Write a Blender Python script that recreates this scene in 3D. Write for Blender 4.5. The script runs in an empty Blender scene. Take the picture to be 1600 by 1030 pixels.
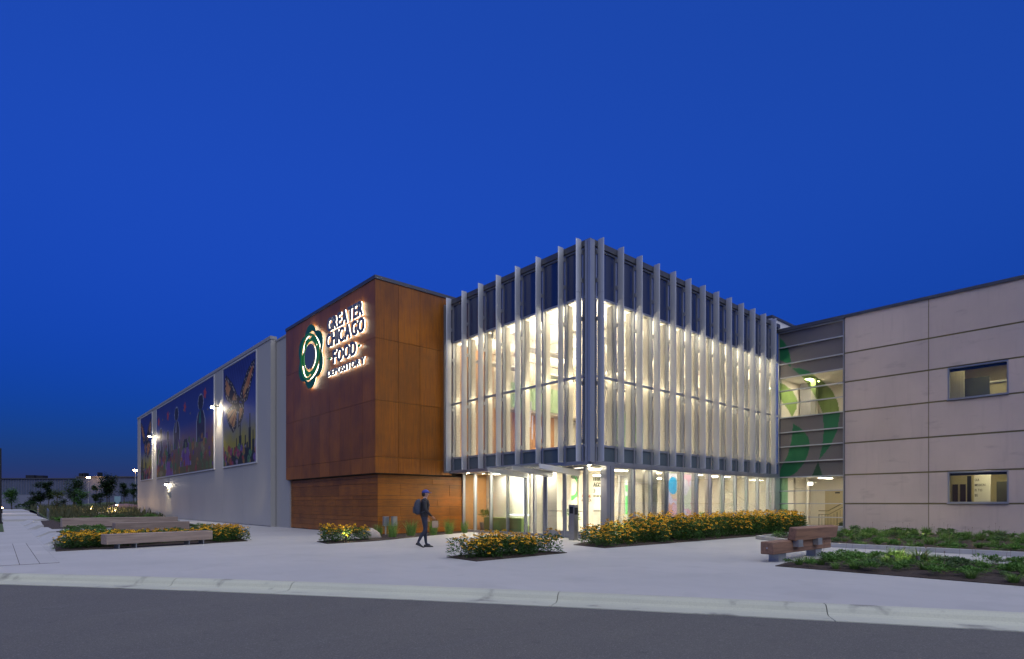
import bpy, bmesh, math, random
from mathutils import Vector, Matrix

# ------------------------------------------------------------------ camera, sky, sun, exposure
scene = bpy.context.scene
C = scene.collection
CAM_H = 1.4
FOC = 909.0                      # focal length in pixels of a 1600 px wide frame
FX, FY = 0.6617, 0.7498          # view direction; world x and y run along the two facades
RX, RY = 0.7498, -0.6617         # to the right of the view

cam = bpy.data.cameras.new("camera")
cam.sensor_width = 36.0
cam.lens = 36.0 * FOC / 1600.0
cam.shift_y = 272.0 / 1600.0
cam.clip_start, cam.clip_end = 0.1, 6000.0
cam_o = bpy.data.objects.new("camera", cam)
cam_o.location = (0, 0, CAM_H)
cam_o.rotation_euler = (math.radians(90), 0, math.atan2(FY, FX) - math.pi / 2)
C.objects.link(cam_o)
scene.camera = cam_o

SUN_EL, SUN_AZ = 60.0, math.degrees(math.atan2(-0.28, -0.96))   # twilight glow behind the camera
world = bpy.data.worlds.new("World")
scene.world = world
world.use_nodes = True
wn = world.node_tree.nodes
wl = world.node_tree.links
for n in list(wn):
    wn.remove(n)
sky = wn.new("ShaderNodeTexSky")
sky.sky_type = 'NISHITA'
sky.sun_disc = False
sky.sun_elevation = math.radians(0.3)        # the sun itself is just on the horizon
sky.sun_rotation = math.radians(SUN_AZ)
sky.altitude = 0
sky.air_density = 1.0
sky.dust_density = 0.0
sky.ozone_density = 9.5
glow = wn.new("ShaderNodeMix"); glow.data_type = 'RGBA'; glow.blend_type = 'ADD'   # faint even city glow over the whole sky
glow.inputs[0].default_value = 1.0
geo = wn.new("ShaderNodeTexCoord"); sep = wn.new("ShaderNodeSeparateXYZ"); mr = wn.new("ShaderNodeMapRange")   # darker towards the horizon, alike all round
mr.interpolation_type = 'SMOOTHSTEP'
mr.inputs[1].default_value = -0.05; mr.inputs[2].default_value = 0.5; mr.inputs[3].default_value = 0.46; mr.inputs[4].default_value = 1.0
gcol = wn.new("ShaderNodeVectorMath"); gcol.operation = 'SCALE'; gcol.inputs[0].default_value = (0.024, 0.140, 0.73)
wl.new(geo.outputs["Generated"], sep.inputs[0]); wl.new(sep.outputs[2], mr.inputs[0]); wl.new(mr.outputs[0], gcol.inputs["Scale"])
wl.new(gcol.outputs[0], glow.inputs[7])
bg = wn.new("ShaderNodeBackground"); bg.inputs[1].default_value = 0.15
wo = wn.new("ShaderNodeOutputWorld")
wl.new(sky.outputs[0], glow.inputs[6])
wl.new(glow.outputs[2], bg.inputs[0]); wl.new(bg.outputs[0], wo.inputs[0])

sun = bpy.data.lights.new("sun", 'SUN')
sun.energy = 0.92
sun.angle = math.radians(90)
sun.color = (0.97, 0.96, 0.85)
sun_o = bpy.data.objects.new("sun", sun)
_d = Vector((math.sin(math.radians(SUN_AZ)) * math.cos(math.radians(SUN_EL)),
             math.cos(math.radians(SUN_AZ)) * math.cos(math.radians(SUN_EL)), math.sin(math.radians(SUN_EL))))
sun_o.rotation_euler = _d.to_track_quat('Z', 'Y').to_euler()
sun_o.location = (0, -20, 40)
C.objects.link(sun_o)

vs = scene.view_settings
vs.view_transform = 'Standard'; vs.look = 'None'; vs.exposure = 1.32; vs.gamma = 1.0
vs.use_curve_mapping = False
scene.render.engine = 'CYCLES'
cy = scene.cycles
cy.use_denoising = True
cy.use_adaptive_sampling = False
cy.max_bounces = 8; cy.diffuse_bounces = 4; cy.glossy_bounces = 3; cy.transmission_bounces = 4
cy.transparent_max_bounces = 16
cy.sample_clamp_indirect = 6.0
cy.caustics_reflective = False; cy.caustics_refractive = False

# ------------------------------------------------------------------ helpers
rnd = random.Random(7)

def W(X, Y, z=0.0):
    """right / forward of the camera's standpoint -> world"""
    return Vector((RX * X + FX * Y, RY * X + FY * Y, z))

def G(px, py, z=0.0):
    """point of the level z that a pixel of the 1600 px photograph shows"""
    d = FOC * (CAM_H - z) / (py - 787.0)
    return W((px - 800.0) / FOC * d, d, z)

def D(px, depth, z=0.0):
    return W((px - 800.0) / FOC * depth, depth, z)

class MB:
    def __init__(s):
        s.v = []; s.f = []; s.m = []; s.col = []
    def add(s, vs, fs, mi=0):
        b = len(s.v)
        s.v += [tuple(p) for p in vs]
        for f in fs:
            s.f.append([b + i for i in f]); s.m.append(mi)
        return s
    def box(s, x0, x1, y0, y1, z0, z1, mi=0, M=None):
        vs = [(x, y, z) for z in (z0, z1) for x, y in ((x0, y0), (x1, y0), (x1, y1), (x0, y1))]
        if M is not None:
            vs = [M @ Vector(p) for p in vs]
        fs = [(3, 2, 1, 0), (4, 5, 6, 7), (0, 1, 5, 4), (1, 2, 6, 5), (2, 3, 7, 6), (3, 0, 4, 7)]
        if M is not None and M.determinant() < 0:
            fs = [f[::-1] for f in fs]
        return s.add(vs, fs, mi)
    def cbox(s, c, d, mi=0, M=None):
        return s.box(c[0] - d[0] / 2, c[0] + d[0] / 2, c[1] - d[1] / 2, c[1] + d[1] / 2, c[2] - d[2] / 2, c[2] + d[2] / 2, mi, M)
    def chamfer(s, x0, x1, y0, y1, z0, z1, c, mi=0):
        """box with its long edges (along x) and ends chamfered"""
        prof = [(y0 + c, z0), (y1 - c, z0), (y1, z0 + c), (y1, z1 - c), (y1 - c, z1), (y0 + c, z1), (y0, z1 - c), (y0, z0 + c)]
        cy_, cz_ = (y0 + y1) / 2, (z0 + z1) / 2
        rings = []
        for x, k in ((x0, 1), (x0 + c, 0), (x1 - c, 0), (x1, 1)):
            rr = []
            for (y, z) in prof:
                if k:
                    y = cy_ + (y - cy_) * (1 - 2 * c / (y1 - y0)); z = cz_ + (z - cz_) * (1 - 2 * c / (z1 - z0))
                rr.append((x, y, z))
            rings.append(rr)
        return s.loft(rings, mi)
    def loft(s, rings, mi=0, caps=True, closed=True):
        n = len(rings[0]); b = len(s.v)
        for r in rings:
            s.v += [tuple(p) for p in r]
        for k in range(len(rings) - 1):
            for i in range(n if closed else n - 1):
                j = (i + 1) % n
                s.f.append([b + k * n + i, b + k * n + j, b + (k + 1) * n + j, b + (k + 1) * n + i]); s.m.append(mi)
        if caps:
            s.f.append([b + i for i in range(n)][::-1]); s.m.append(mi)
            s.f.append([b + (len(rings) - 1) * n + i for i in range(n)]); s.m.append(mi)
        return s
    def prism(s, poly, z0, z1, mi=0):
        return s.loft([[(p[0], p[1], z0) for p in poly], [(p[0], p[1], z1) for p in poly]], mi)
    def tube(s, pts, r, n=8, mi=0, caps=True):
        pts = [Vector(p) for p in pts]; rings = []
        for i, p in enumerate(pts):
            d = (pts[min(i + 1, len(pts) - 1)] - pts[max(i - 1, 0)]).normalized()
            a = Vector((0, 0, 1)) if abs(d.z) < 0.9 else Vector((1, 0, 0))
            u = d.cross(a).normalized(); w = d.cross(u)
            rr = r[i] if isinstance(r, (list, tuple)) else r
            rings.append([p + (u * math.cos(t) + w * math.sin(t)) * rr for t in [2 * math.pi * k / n for k in range(n)]])
        return s.loft(rings, mi, caps)
    def ball(s, c, r, n=10, m=6, mi=0, sq=(1, 1, 1), jit=0.0, rg=None):
        rings = []
        for k in range(m + 1):
            a = -math.pi / 2 + math.pi * (0.02 + 0.96 * k / m)
            ring = []
            for i in range(n):
                j = 1 + (rg.uniform(-jit, jit) if rg else 0)
                ring.append((c[0] + r * sq[0] * j * math.cos(a) * math.cos(2 * math.pi * i / n),
                             c[1] + r * sq[1] * j * math.cos(a) * math.sin(2 * math.pi * i / n), c[2] + r * sq[2] * j * math.sin(a)))
            rings.append(ring)
        return s.loft(rings, mi)
    def mesh(s, name, mats, smooth=False):
        me = bpy.data.meshes.new(name)
        me.from_pydata(s.v, [], s.f)
        for m in (mats if isinstance(mats, (list, tuple)) else [mats]):
            me.materials.append(m)
        me.polygons.foreach_set("material_index", s.m)
        if smooth:
            me.polygons.foreach_set("use_smooth", [True] * len(s.f))
        me.update()
        return me
    def build(s, name, mats, parent=None, smooth=False, local=False):
        """link as one object; world coordinates are turned into the parent's (parents are only moved, unless local)"""
        if parent is not None and not local:
            o = Vector((0, 0, 0)); q = parent
            while q is not None:
                o += q.location; q = q.parent
            s.v = [(p[0] - o.x, p[1] - o.y, p[2] - o.z) for p in s.v]
        ob = bpy.data.objects.new(name, s.mesh(name, mats, smooth))
        ob.parent = parent
        C.objects.link(ob)
        return ob

def tag(o, label=None, cat=None, group=None, kind=None):
    if label: o["label"] = label
    if cat: o["category"] = cat
    if group: o["group"] = group
    if kind: o["kind"] = kind
    return o

def thing(name, label, cat, loc=(0, 0, 0), rz=0.0, group=None):
    o = bpy.data.objects.new(name, None)
    o.empty_display_size = 0.2
    o.location = loc; o.rotation_euler = (0, 0, rz)
    C.objects.link(o)
    return tag(o, label, cat, group)

def inst(name, me, parent=None, loc=(0, 0, 0), rz=0.0, sc=1.0, rot=None):
    o = bpy.data.objects.new(name, me)
    o.parent = parent; o.location = loc
    o.rotation_euler = rot if rot is not None else (0, 0, rz)
    o.scale = (sc, sc, sc) if not isinstance(sc, (tuple, list)) else sc
    C.objects.link(o)
    return o

def copy_tree(o, parent=None):
    c = o.copy(); C.objects.link(c); c.parent = parent
    for ch in list(o.children):
        copy_tree(ch, c)
    return c

# ------------------------------------------------------------------ materials
def newmat(name):
    m = bpy.data.materials.new(name); m.use_nodes = True
    nt = m.node_tree
    return m, nt.nodes, nt.links, nt.nodes["Principled BSDF"]

def mixc(N, L, fac, a, b, mode='MIX'):
    n = N.new("ShaderNodeMix"); n.data_type = 'RGBA'; n.blend_type = mode
    for idx, val in ((0, fac), (6, a), (7, b)):
        if hasattr(val, "links"): L.new(val, n.inputs[idx])
        elif idx == 0: n.inputs[0].default_value = val
        else: n.inputs[idx].default_value = (*val[:3], 1)
    return n.outputs[2]

def noise(N, L, scale, detail=4, stretch=(1, 1, 1), coord="Object", rough=0.55, dist=0.0):
    tc = N.new("ShaderNodeTexCoord"); mp = N.new("ShaderNodeMapping")
    mp.inputs["Scale"].default_value = stretch
    nz = N.new("ShaderNodeTexNoise"); nz.inputs["Scale"].default_value = scale
    nz.inputs["Detail"].default_value = detail; nz.inputs["Roughness"].default_value = rough
    nz.inputs["Distortion"].default_value = dist
    L.new(tc.outputs[coord], mp.inputs[0]); L.new(mp.outputs[0], nz.inputs["Vector"])
    return nz.outputs["Fac"]

def ramp(N, L, src, a, b, lo=0.0, hi=1.0):
    r = N.new("ShaderNodeMapRange")
    r.inputs[1].default_value = a; r.inputs[2].default_value = b
    r.inputs[3].default_value = lo; r.inputs[4].default_value = hi
    L.new(src, r.inputs[0])
    return r.outputs[0]

def pmat(name, col, rough=0.6, metal=0.0, layers=(), bump=None, vary=0.0, spec=0.5, coord="Object", emit=None):
    """layers: (scale, stretch, detail, from, to, colour, amount) stains laid over the base colour"""
    m, N, L, P = newmat(name)
    cur = None
    for (sc, st, de, lo, hi, c2, amt) in layers:
        f = ramp(N, L, noise(N, L, sc, de, st, coord), lo, hi, 0, amt)
        cur = mixc(N, L, f, cur if cur is not None else col, c2)
    if vary:
        oi = N.new("ShaderNodeObjectInfo")
        f = ramp(N, L, oi.outputs["Random"], 0, 1, 1 - vary, 1 + vary)
        cb = N.new("ShaderNodeCombineColor")
        for i in range(3): L.new(f, cb.inputs[i])
        cur = mixc(N, L, 1.0, cur if cur is not None else col, cb.outputs[0], 'MULTIPLY')
    if cur is not None: L.new(cur, P.inputs["Base Color"])
    else: P.inputs["Base Color"].default_value = (*col, 1)
    P.inputs["Roughness"].default_value = rough
    P.inputs["Metallic"].default_value = metal
    P.inputs["Specular IOR Level"].default_value = spec
    if bump:
        sc, strength, dist = bump[:3]
        b = N.new("ShaderNodeBump"); b.inputs["Strength"].default_value = strength; b.inputs["Distance"].default_value = dist
        L.new(noise(N, L, sc, 6, bump[3] if len(bump) > 3 else (1, 1, 1), coord), b.inputs["Height"])
        L.new(b.outputs[0], P.inputs["Normal"])
    if emit:
        P.inputs["Emission Color"].default_value = (*emit[:3], 1); P.inputs["Emission Strength"].default_value = emit[3]
    return m

def emat(name, col, strength):
    m, N, L, P = newmat(name)
    N.remove(P)
    e = N.new("ShaderNodeEmission"); e.inputs[0].default_value = (*col, 1); e.inputs[1].default_value = strength
    L.new(e.outputs[0], N["Material Output"].inputs[0])
    return m

def glassmat(name, tint, base=0.05, edge=0.5, rough=0.01):
    m, N, L, P = newmat(name)
    N.remove(P)
    t = N.new("ShaderNodeBsdfTransparent"); t.inputs[0].default_value = (*tint, 1)
    g = N.new("ShaderNodeBsdfGlossy"); g.inputs["Roughness"].default_value = rough
    lw = N.new("ShaderNodeLayerWeight"); lw.inputs[0].default_value = 0.25
    f = ramp(N, L, lw.outputs["Fresnel"], 0, 1, base, edge)
    mx = N.new("ShaderNodeMixShader")
    L.new(f, mx.inputs[0]); L.new(t.outputs[0], mx.inputs[1]); L.new(g.outputs[0], mx.inputs[2])
    L.new(mx.outputs[0], N["Material Output"].inputs[0])
    return m

def leafmat(name, c1, c2, rough=0.55, trans=0.25):
    m, N, L, P = newmat(name)
    f = noise(N, L, 9.0, 2)
    oi = N.new("ShaderNodeObjectInfo")
    c = mixc(N, L, ramp(N, L, f, 0.35, 0.65), c1, c2)
    v = ramp(N, L, oi.outputs["Random"], 0, 1, 0.8, 1.2)
    cb = N.new("ShaderNodeCombineColor")
    for i in range(3): L.new(v, cb.inputs[i])
    c = mixc(N, L, 1.0, c, cb.outputs[0], 'MULTIPLY')
    L.new(c, P.inputs["Base Color"]); P.inputs["Roughness"].default_value = rough
    P.inputs["Specular IOR Level"].default_value = 0.3
    tr = N.new("ShaderNodeBsdfTranslucent"); L.new(c, tr.inputs[0])
    mx = N.new("ShaderNodeMixShader"); mx.inputs[0].default_value = trans
    L.new(P.outputs[0], mx.inputs[1]); L.new(tr.outputs[0], mx.inputs[2])
    L.new(mx.outputs[0], N["Material Output"].inputs[0])
    return m

def attrmat(name, rough=0.5, emit=0.0, vary=0.0):
    """printed surface: colours stored per point"""
    m, N, L, P = newmat(name)
    a = N.new("ShaderNodeAttribute"); a.attribute_name = "print"
    L.new(a.outputs["Color"], P.inputs["Base Color"]); P.inputs["Roughness"].default_value = rough
    if emit:
        L.new(a.outputs["Color"], P.inputs["Emission Color"]); P.inputs["Emission Strength"].default_value = emit
    return m

M = {}
M['plaza'] = pmat("plaza_concrete", (0.43, 0.425, 0.42), 0.75, layers=(
    (0.35, (1, 1, 1), 5, 0.4, 0.75, (0.34, 0.34, 0.345), 0.8), (0.9, (1, 1, 1), 7, 0.56, 0.66, (0.33, 0.33, 0.33), 0.45), (3.5, (1, 0.25, 1), 4, 0.45, 0.8, (0.37, 0.37, 0.37), 0.5),
    (60, (1, 1, 1), 3, 0.35, 0.7, (0.39, 0.39, 0.39), 0.5)), bump=(140, 0.15, 0.004))
M['slab'] = pmat("slab_concrete", (0.425, 0.42, 0.415), 0.75, layers=(
    (0.5, (1, 1, 1), 5, 0.4, 0.75, (0.37, 0.37, 0.375), 0.7), (60, (1, 1, 1), 3, 0.35, 0.7, (0.385, 0.385, 0.385), 0.5)), bump=(140, 0.15, 0.004), vary=0.05)
M['kerb'] = pmat("kerb_concrete", (0.48, 0.49, 0.39), 0.8, layers=(
    (0.8, (1, 1, 1), 5, 0.42, 0.7, (0.42, 0.43, 0.36), 0.8), (1.6, (1, 1, 1), 6, 0.58, 0.68, (0.16, 0.155, 0.14), 0.75),
    (45, (1, 1, 1), 4, 0.45, 0.75, (0.36, 0.36, 0.33), 0.5)), bump=(70, 0.25, 0.006), vary=0.04)
M['bedkerb'] = pmat("bed_kerb_concrete", (0.42, 0.42, 0.42), 0.8, layers=((2.0, (1, 1, 1), 5, 0.4, 0.7, (0.33, 0.33, 0.33), 0.7),), bump=(90, 0.2, 0.004))
M['asphalt'] = pmat("asphalt", (0.112, 0.108, 0.100), 0.85, layers=(
    (0.25, (1, 1, 1), 5, 0.4, 0.7, (0.09, 0.088, 0.088), 0.9), (4.5, (1, 1, 1), 7, 0.60, 0.75, (0.05, 0.05, 0.052), 0.6), (0.5, (0.35, 2.2, 1), 6, 0.45, 0.7, (0.095, 0.092, 0.088), 0.7),
    (0.9, (0.3, 2.5, 1), 5, 0.62, 0.75, (0.14, 0.14, 0.14), 0.5),
    (55, (1, 1, 1), 3, 0.54, 0.7, (0.22, 0.22, 0.21), 0.6), (75, (1, 1, 1), 3, 0.5, 0.68, (0.035, 0.035, 0.035), 0.65)), bump=(70, 0.6, 0.012))
M['earth'] = pmat("earth", (0.06, 0.055, 0.045), 0.95, layers=((0.6, (1, 1, 1), 5, 0.4, 0.7, (0.05, 0.06, 0.03), 0.8),))
M['mulch'] = pmat("mulch", (0.055, 0.038, 0.030), 0.95, layers=((14, (1, 1, 1), 5, 0.4, 0.7, (0.022, 0.016, 0.013), 0.9), (40, (1, 1, 1), 3, 0.55, 0.7, (0.12, 0.085, 0.06), 0.7)), bump=(30, 1.0, 0.04))
M['lawn'] = pmat("lawn", (0.05, 0.085, 0.025), 0.9, layers=((1.2, (1, 1, 1), 5, 0.4, 0.7, (0.075, 0.10, 0.03), 0.8),), bump=(40, 0.8, 0.03))
M['wood_v'] = pmat("wood_panel_vertical_grain", (0.30, 0.098, 0.005), 0.42, layers=(
    (1.0, (1, 1, 0.8), 5, 0.38, 0.7, (0.155, 0.05, 0.006), 0.85), (4.5, (5, 5, 0.22), 6, 0.42, 0.68, (0.13, 0.045, 0.016), 0.7),
    (16, (5, 5, 0.12), 4, 0.5, 0.75, (0.36, 0.14, 0.02), 0.5)), vary=0.17, spec=0.4)
M['wood_h'] = pmat("wood_panel_horizontal_grain", (0.31, 0.103, 0.006), 0.42, layers=(
    (1.1, (1, 1, 0.8), 5, 0.38, 0.7, (0.165, 0.054, 0.006), 0.85), (4.5, (0.25, 0.25, 5), 6, 0.42, 0.68, (0.13, 0.045, 0.016), 0.7),
    (16, (0.15, 0.15, 5), 4, 0.5, 0.75, (0.36, 0.14, 0.02), 0.45)), vary=0.2, spec=0.4)
M['wood_in'] = pmat("interior_wood", (0.62, 0.33, 0.14), 0.5, layers=((3, (3, 3, 0.2), 5, 0.4, 0.7, (0.50, 0.25, 0.10), 0.6),), vary=0.06)
M['reveal'] = pmat("dark_reveal", (0.035, 0.022, 0.016), 0.8)
M['capdark'] = pmat("dark_metal_coping", (0.10, 0.105, 0.12), 0.45, metal=0.4, layers=((2, (1, 1, 1), 3, 0.4, 0.7, (0.075, 0.08, 0.095), 0.6),))
M['grey'] = pmat("grey_wall_panel", (0.38, 0.37, 0.345), 0.6, layers=((0.25, (1, 1, 0.6), 5, 0.4, 0.7, (0.33, 0.325, 0.31), 0.7), (3.0, (3, 3, 0.15), 4, 0.5, 0.75, (0.36, 0.36, 0.365), 0.4)), vary=0.025)
M['greytrim'] = pmat("grey_trim", (0.30, 0.30, 0.31), 0.55)
M['alu'] = pmat("aluminium_frame", (0.36, 0.38, 0.42), 0.4, metal=0.55, layers=((5, (1, 1, 0.3), 3, 0.4, 0.7, (0.32, 0.34, 0.38), 0.5),))
M['fin'] = pmat("fin_aluminium", (0.50, 0.525, 0.575), 0.42, metal=0.3, layers=((0.9, (1, 1, 0.4), 4, 0.4, 0.7, (0.45, 0.475, 0.525), 0.6),), vary=0.03)
M['spandrel'] = pmat("spandrel_glass", (0.022, 0.036, 0.105), 0.12, layers=((0.6, (1, 1, 1), 3, 0.4, 0.7, (0.018, 0.030, 0.085), 0.6),), spec=0.8, vary=0.06)
M['spandrel_low'] = pmat("spandrel_glass_grey", (0.09, 0.12, 0.14), 0.12, spec=0.8, vary=0.08)
M['glass'] = glassmat("clear_glass", (0.93, 0.95, 0.93), 0.04, 0.6)
M['steel'] = pmat("stainless_steel", (0.45, 0.44, 0.43), 0.32, metal=0.9, layers=((6, (1, 1, 0.1), 3, 0.4, 0.7, (0.36, 0.35, 0.34), 0.6),))
M['galv'] = pmat("galvanised_steel", (0.38, 0.40, 0.42), 0.45, metal=0.7, layers=((9, (1, 1, 1), 3, 0.4, 0.7, (0.28, 0.30, 0.33), 0.7),))
M['black'] = pmat("black_plastic", (0.015, 0.015, 0.017), 0.5)
M['cream'] = pmat("cream_paint", (0.78, 0.74, 0.66), 0.7, layers=((0.5, (1, 1, 1), 3, 0.4, 0.7, (0.74, 0.69, 0.58), 0.5),))
M['ceil'] = pmat("white_ceiling", (0.80, 0.77, 0.70), 0.8)
M['white'] = pmat("white_paint", (0.78, 0.77, 0.75), 0.6)
M['infloor'] = pmat("lobby_floor", (0.42, 0.38, 0.33), 0.3)
M['beige'] = pmat("beige_precast", (0.58, 0.49, 0.455), 0.75, layers=(
    (0.45, (1, 1, 0.8), 6, 0.4, 0.72, (0.45, 0.385, 0.365), 0.75), (2.4, (2.2, 2.2, 0.16), 5, 0.55, 0.8, (0.36, 0.31, 0.30), 0.4),
    (1.1, (0.7, 0.7, 2.2), 6, 0.60, 0.78, (0.25, 0.21, 0.21), 0.55), (50, (1, 1, 1), 3, 0.4, 0.7, (0.47, 0.40, 0.37), 0.4)), bump=(80, 0.15, 0.004), vary=0.03)
M['joint'] = pmat("panel_joint_sealant", (0.20, 0.175, 0.085), 0.8)
M['lamp_warm'] = emat("warm_luminaire", (1.0, 0.84, 0.62), 16.0)
M['lamp_low'] = emat("warm_luminaire_lobby", (1.0, 0.89, 0.71), 22.0)

# ------------------------------------------------------------------ the ground
def kerbY(X):
    if X < -11: return kerbY(-11) + (-0.2743 + 0.01012 * 11) * (X + 11)
    if X > 9: return kerbY(9) + (-0.2743 - 0.01012 * 9) * (X - 9)
    return 9.48 - 0.2743 * X - 0.00506 * X * X

def kerbN(X):
    s = (kerbY(X + 0.05) - kerbY(X - 0.05)) / 0.1
    n = math.hypot(1, s)
    return (s / n, -1 / n)         # towards the street

mb = MB(); mb.add([(-2500, -2500, -0.17), (2500, -2500, -0.17), (2500, 2500, -0.17), (-2500, 2500, -0.17)], [(0, 1, 2, 3)])
tag(mb.build("ground", M['earth']), kind="structure")
Xs = [-80, -60, -45, -30, -20, -15] + [-12 + 0.8 * i for i in range(29)] + [14, 18, 25, 35, 50, 70]
def strip(profile_a, profile_b, ex=1):
    """sheet between two offsets from the kerb line, (offset towards the street, height)"""
    vs, fs = [], []
    for i, X in enumerate(Xs):
        n = kerbN(X)
        for (d, z) in (profile_a, profile_b):
            vs.append(W(X + n[0] * d, kerbY(X) + n[1] * d, z))
        if i: fs.append((2 * i - 2, 2 * i - 1, 2 * i + 1, 2 * i))
    return vs, fs
mb = MB(); mb.add(*strip((0.70, -0.118), (70, -0.118)))
tag(mb.build("street", M['asphalt']), kind="structure")

plaza = MB()
vs, fs = [], []
for i, X in enumerate(Xs):
    vs += [W(X, kerbY(X) + 0.012, 0.0), W(X, 120, 0.0)]
    if i: fs.append((2 * i - 2, 2 * i, 2 * i + 1, 2 * i - 1))
plaza.add(vs, fs)
plaza_o = tag(plaza.build("plaza", M['plaza']), kind="structure")
# scored slabs of the walk at the left and right ends of the plaza
def slab(Xa, Xb, da, db):
    g = 0.007
    q = []
    for (X, d) in ((Xa + g, da + g), (Xb - g, da + g), (Xb - g, db - g), (Xa + g, db - g)):
        n = kerbN(X)
        q.append(W(X - n[0] * d, kerbY(X) - n[1] * d))
    m = MB(); m.prism([(p.x, p.y) for p in q], -0.03, 0.009)
    m.build("slab", M['slab'], plaza_o)
MB().box(-0.36, 1.08, 17.4, 26.8, -0.03, 0.004).build("joint_bed", M['reveal'], plaza_o)
for xa in (-0.36, 0.0, 0.36, 0.72):
    for ya, yb in ((17.4, 19.0), (19.0, 20.6), (20.6, 22.2), (22.2, 23.8), (23.8, 25.3), (25.3, 26.8)):
        MB().box(xa + 0.006, xa + 0.354, ya + 0.006, yb - 0.006, -0.02, 0.009).build("slab", M['slab'], plaza_o)
for Xa in (7.35, 9.2, 11.05):
    slab(Xa, Xa + 1.85, 0.03, 1.6)

kerb = thing("kerb", None, None, (0, 0, 0)); kerb["kind"] = "structure"
KX = [-60, -30, -15, -10.6, -6.23, -3.84, 0.77, 4.38, 8.2, 12.5, 25, 60]
prof = [(0.0, -0.16), (0.0, -0.012), (0.012, 0.004), (0.13, 0.006), (0.17, -0.004), (0.215, -0.035), (0.25, -0.085), (0.29, -0.112), (0.36, -0.121), (0.735, -0.106), (0.74, -0.16)]
for a, b in zip(KX[:-1], KX[1:]):
    nseg = 2 if b - a > 10 else 6
    rings = []
    rg = random.Random(int(a * 10))
    for k in range(nseg + 1):
        X = a + 0.006 + (b - a - 0.012) * k / nseg
        n = kerbN(X)
        rings.append([W(X + n[0] * d, kerbY(X) + n[1] * d, z + rg.uniform(-0.002, 0.002)) for d, z in prof])
    MB().loft(rings).build("kerb_section", M['kerb'], kerb)

# ------------------------------------------------------------------ wood-clad block
def fmap(kind, c):
    if kind == 'L': return lambda s, n, z: (c - n, s, z)      # faces -x, s along y
    return lambda s, n, z: (s, c - n, z)                       # faces -y, s along x

def fbox(mb, fm, s0, s1, n0, n1, z0, z1, mi=0):
    a, b = fm(s0, n0, z0), fm(s1, n1, z1)
    return mb.box(min(a[0], b[0]), max(a[0], b[0]), min(a[1], b[1]), max(a[1], b[1]), min(a[2], b[2]), max(a[2], b[2]), mi)

block = thing("wood_clad_block", "tall block clad in orange-brown wood panels, with plank courses at its foot", "building", (12.7, 23.45, 0))
MB().box(12.53, 16.62, 23.31, 33.86, 2.74, 11.3).build("upper_core", M['reveal'], block)
MB().box(12.755, 16.5, 23.505, 33.9, 0.0, 2.735).build("lower_core", M['reveal'], block)
MB().box(16.63, 24.0, 23.62, 33.8, 0.0, 10.9).build("rear_core", M['reveal'], block)
upL, upR = fmap('L', 12.53), fmap('R', 23.31)
ZR = [2.76, 3.48, 6.0, 8.75, 11.34]
g = 0.007
cols = [23.25 + 1.1833 * i for i in range(10)]
for z0, z1 in zip(ZR[:-1], ZR[1:]):
    for a, b in zip(cols[:-1], cols[1:]):
        a2 = 23.312 if a == cols[0] else a
        fbox(MB(), upL, a2 + g, b - g, 0.005, 0.06, z0 + g, z1 - g).build("wood_panel", M['wood_v'], block)
    xs = [12.47, 13.64, 14.78, 15.96, 16.6]
    for a, b in zip(xs[:-1], xs[1:]):
        fbox(MB(), upR, a + (0 if a == 12.47 else g), b - g, 0.005, 0.06, z0 + g, z1 - g).build("wood_panel", M['wood_v'], block)
loL, loR = fmap('L', 12.755), fmap('R', 23.505)
LR = [0.03, 0.28, 0.60, 0.82, 1.27, 1.59, 1.77, 2.31, 2.57, 2.71]
rg = random.Random(3)
for k, (z0, z1) in enumerate(zip(LR[:-1], LR[1:])):
    y = 23.45; first = True
    step = [1.3, 2.1, 1.7, 2.45, 1.9, 2.45, 1.5, 2.2, 2.4][k]
    while y < 33.88:
        e = min(y + (step if first else 2.45), 33.9)
        fbox(MB(), loL, (23.507 if first else y) + 0.004, e - 0.004, 0.004, 0.055, z0 + 0.006, z1 - 0.006).build("wood_plank", M['wood_h'], block)
        y = e; first = False
    x = 12.70; first = True
    step = [1.2, 2.0, 1.2, 1.15, 3.2, 2.1, 1.15, 2.9, 2.1][k]
    while x < 17.35:
        e = min(x + (step if first else 2.75), 17.36)
        if e - x > 0.1:
            fbox(MB(), loR, x + (0 if first else 0.004), e - 0.004, 0.004, 0.055, z0 + 0.006, z1 - 0.006).build("wood_plank", M['wood_h'], block)
        x = e; first = False
MB().box(16.505, 17.5, 23.505, 23.6, 0, 2.735).build("lower_return", M['reveal'], block)
MB().box(12.43, 12.75, 23.21, 33.9, 11.345, 11.5).build("coping", M['capdark'], block)
MB().box(12.752, 16.9, 23.208, 23.6, 11.345, 11.5).build("coping", M['capdark'], block)

# ------------------------------------------------------------------ long grey building with the murals
hall = thing("grey_hall", "long low grey panelled hall carrying three mural panels", "building", (12.3, 36, 0))
MB().box(12.345, 40, 36.0, 80.8, 0.0, 11.3).build("core", M['greytrim'], hall)
ed = [35.98, 41.06, 46.0, 51.05, 55.95, 60.9, 65.9, 70.9, 75.9, 80.78]
for a, b in zip(ed[:-1], ed[1:]):
    MB().box(12.30, 12.34, a + 0.008, b - 0.008, 0.05, 11.32).build("wall_panel", M['grey'], hall)
MB().box(12.295, 12.6, 35.93, 35.98, 0.0, 11.32).build("end_trim", M['grey'], hall)
MB().box(12.26, 12.66, 35.9, 80.85, 11.325, 11.52).build("coping", M['greytrim'], hall)
MB().box(12.62, 14, 33.7, 35.9, 0.0, 11.18).build("recessed_wall", M['grey'], hall)
MB().box(12.58, 14.1, 33.7, 35.895, 11.185, 11.3).build("coping", M['greytrim'], hall)

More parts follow.
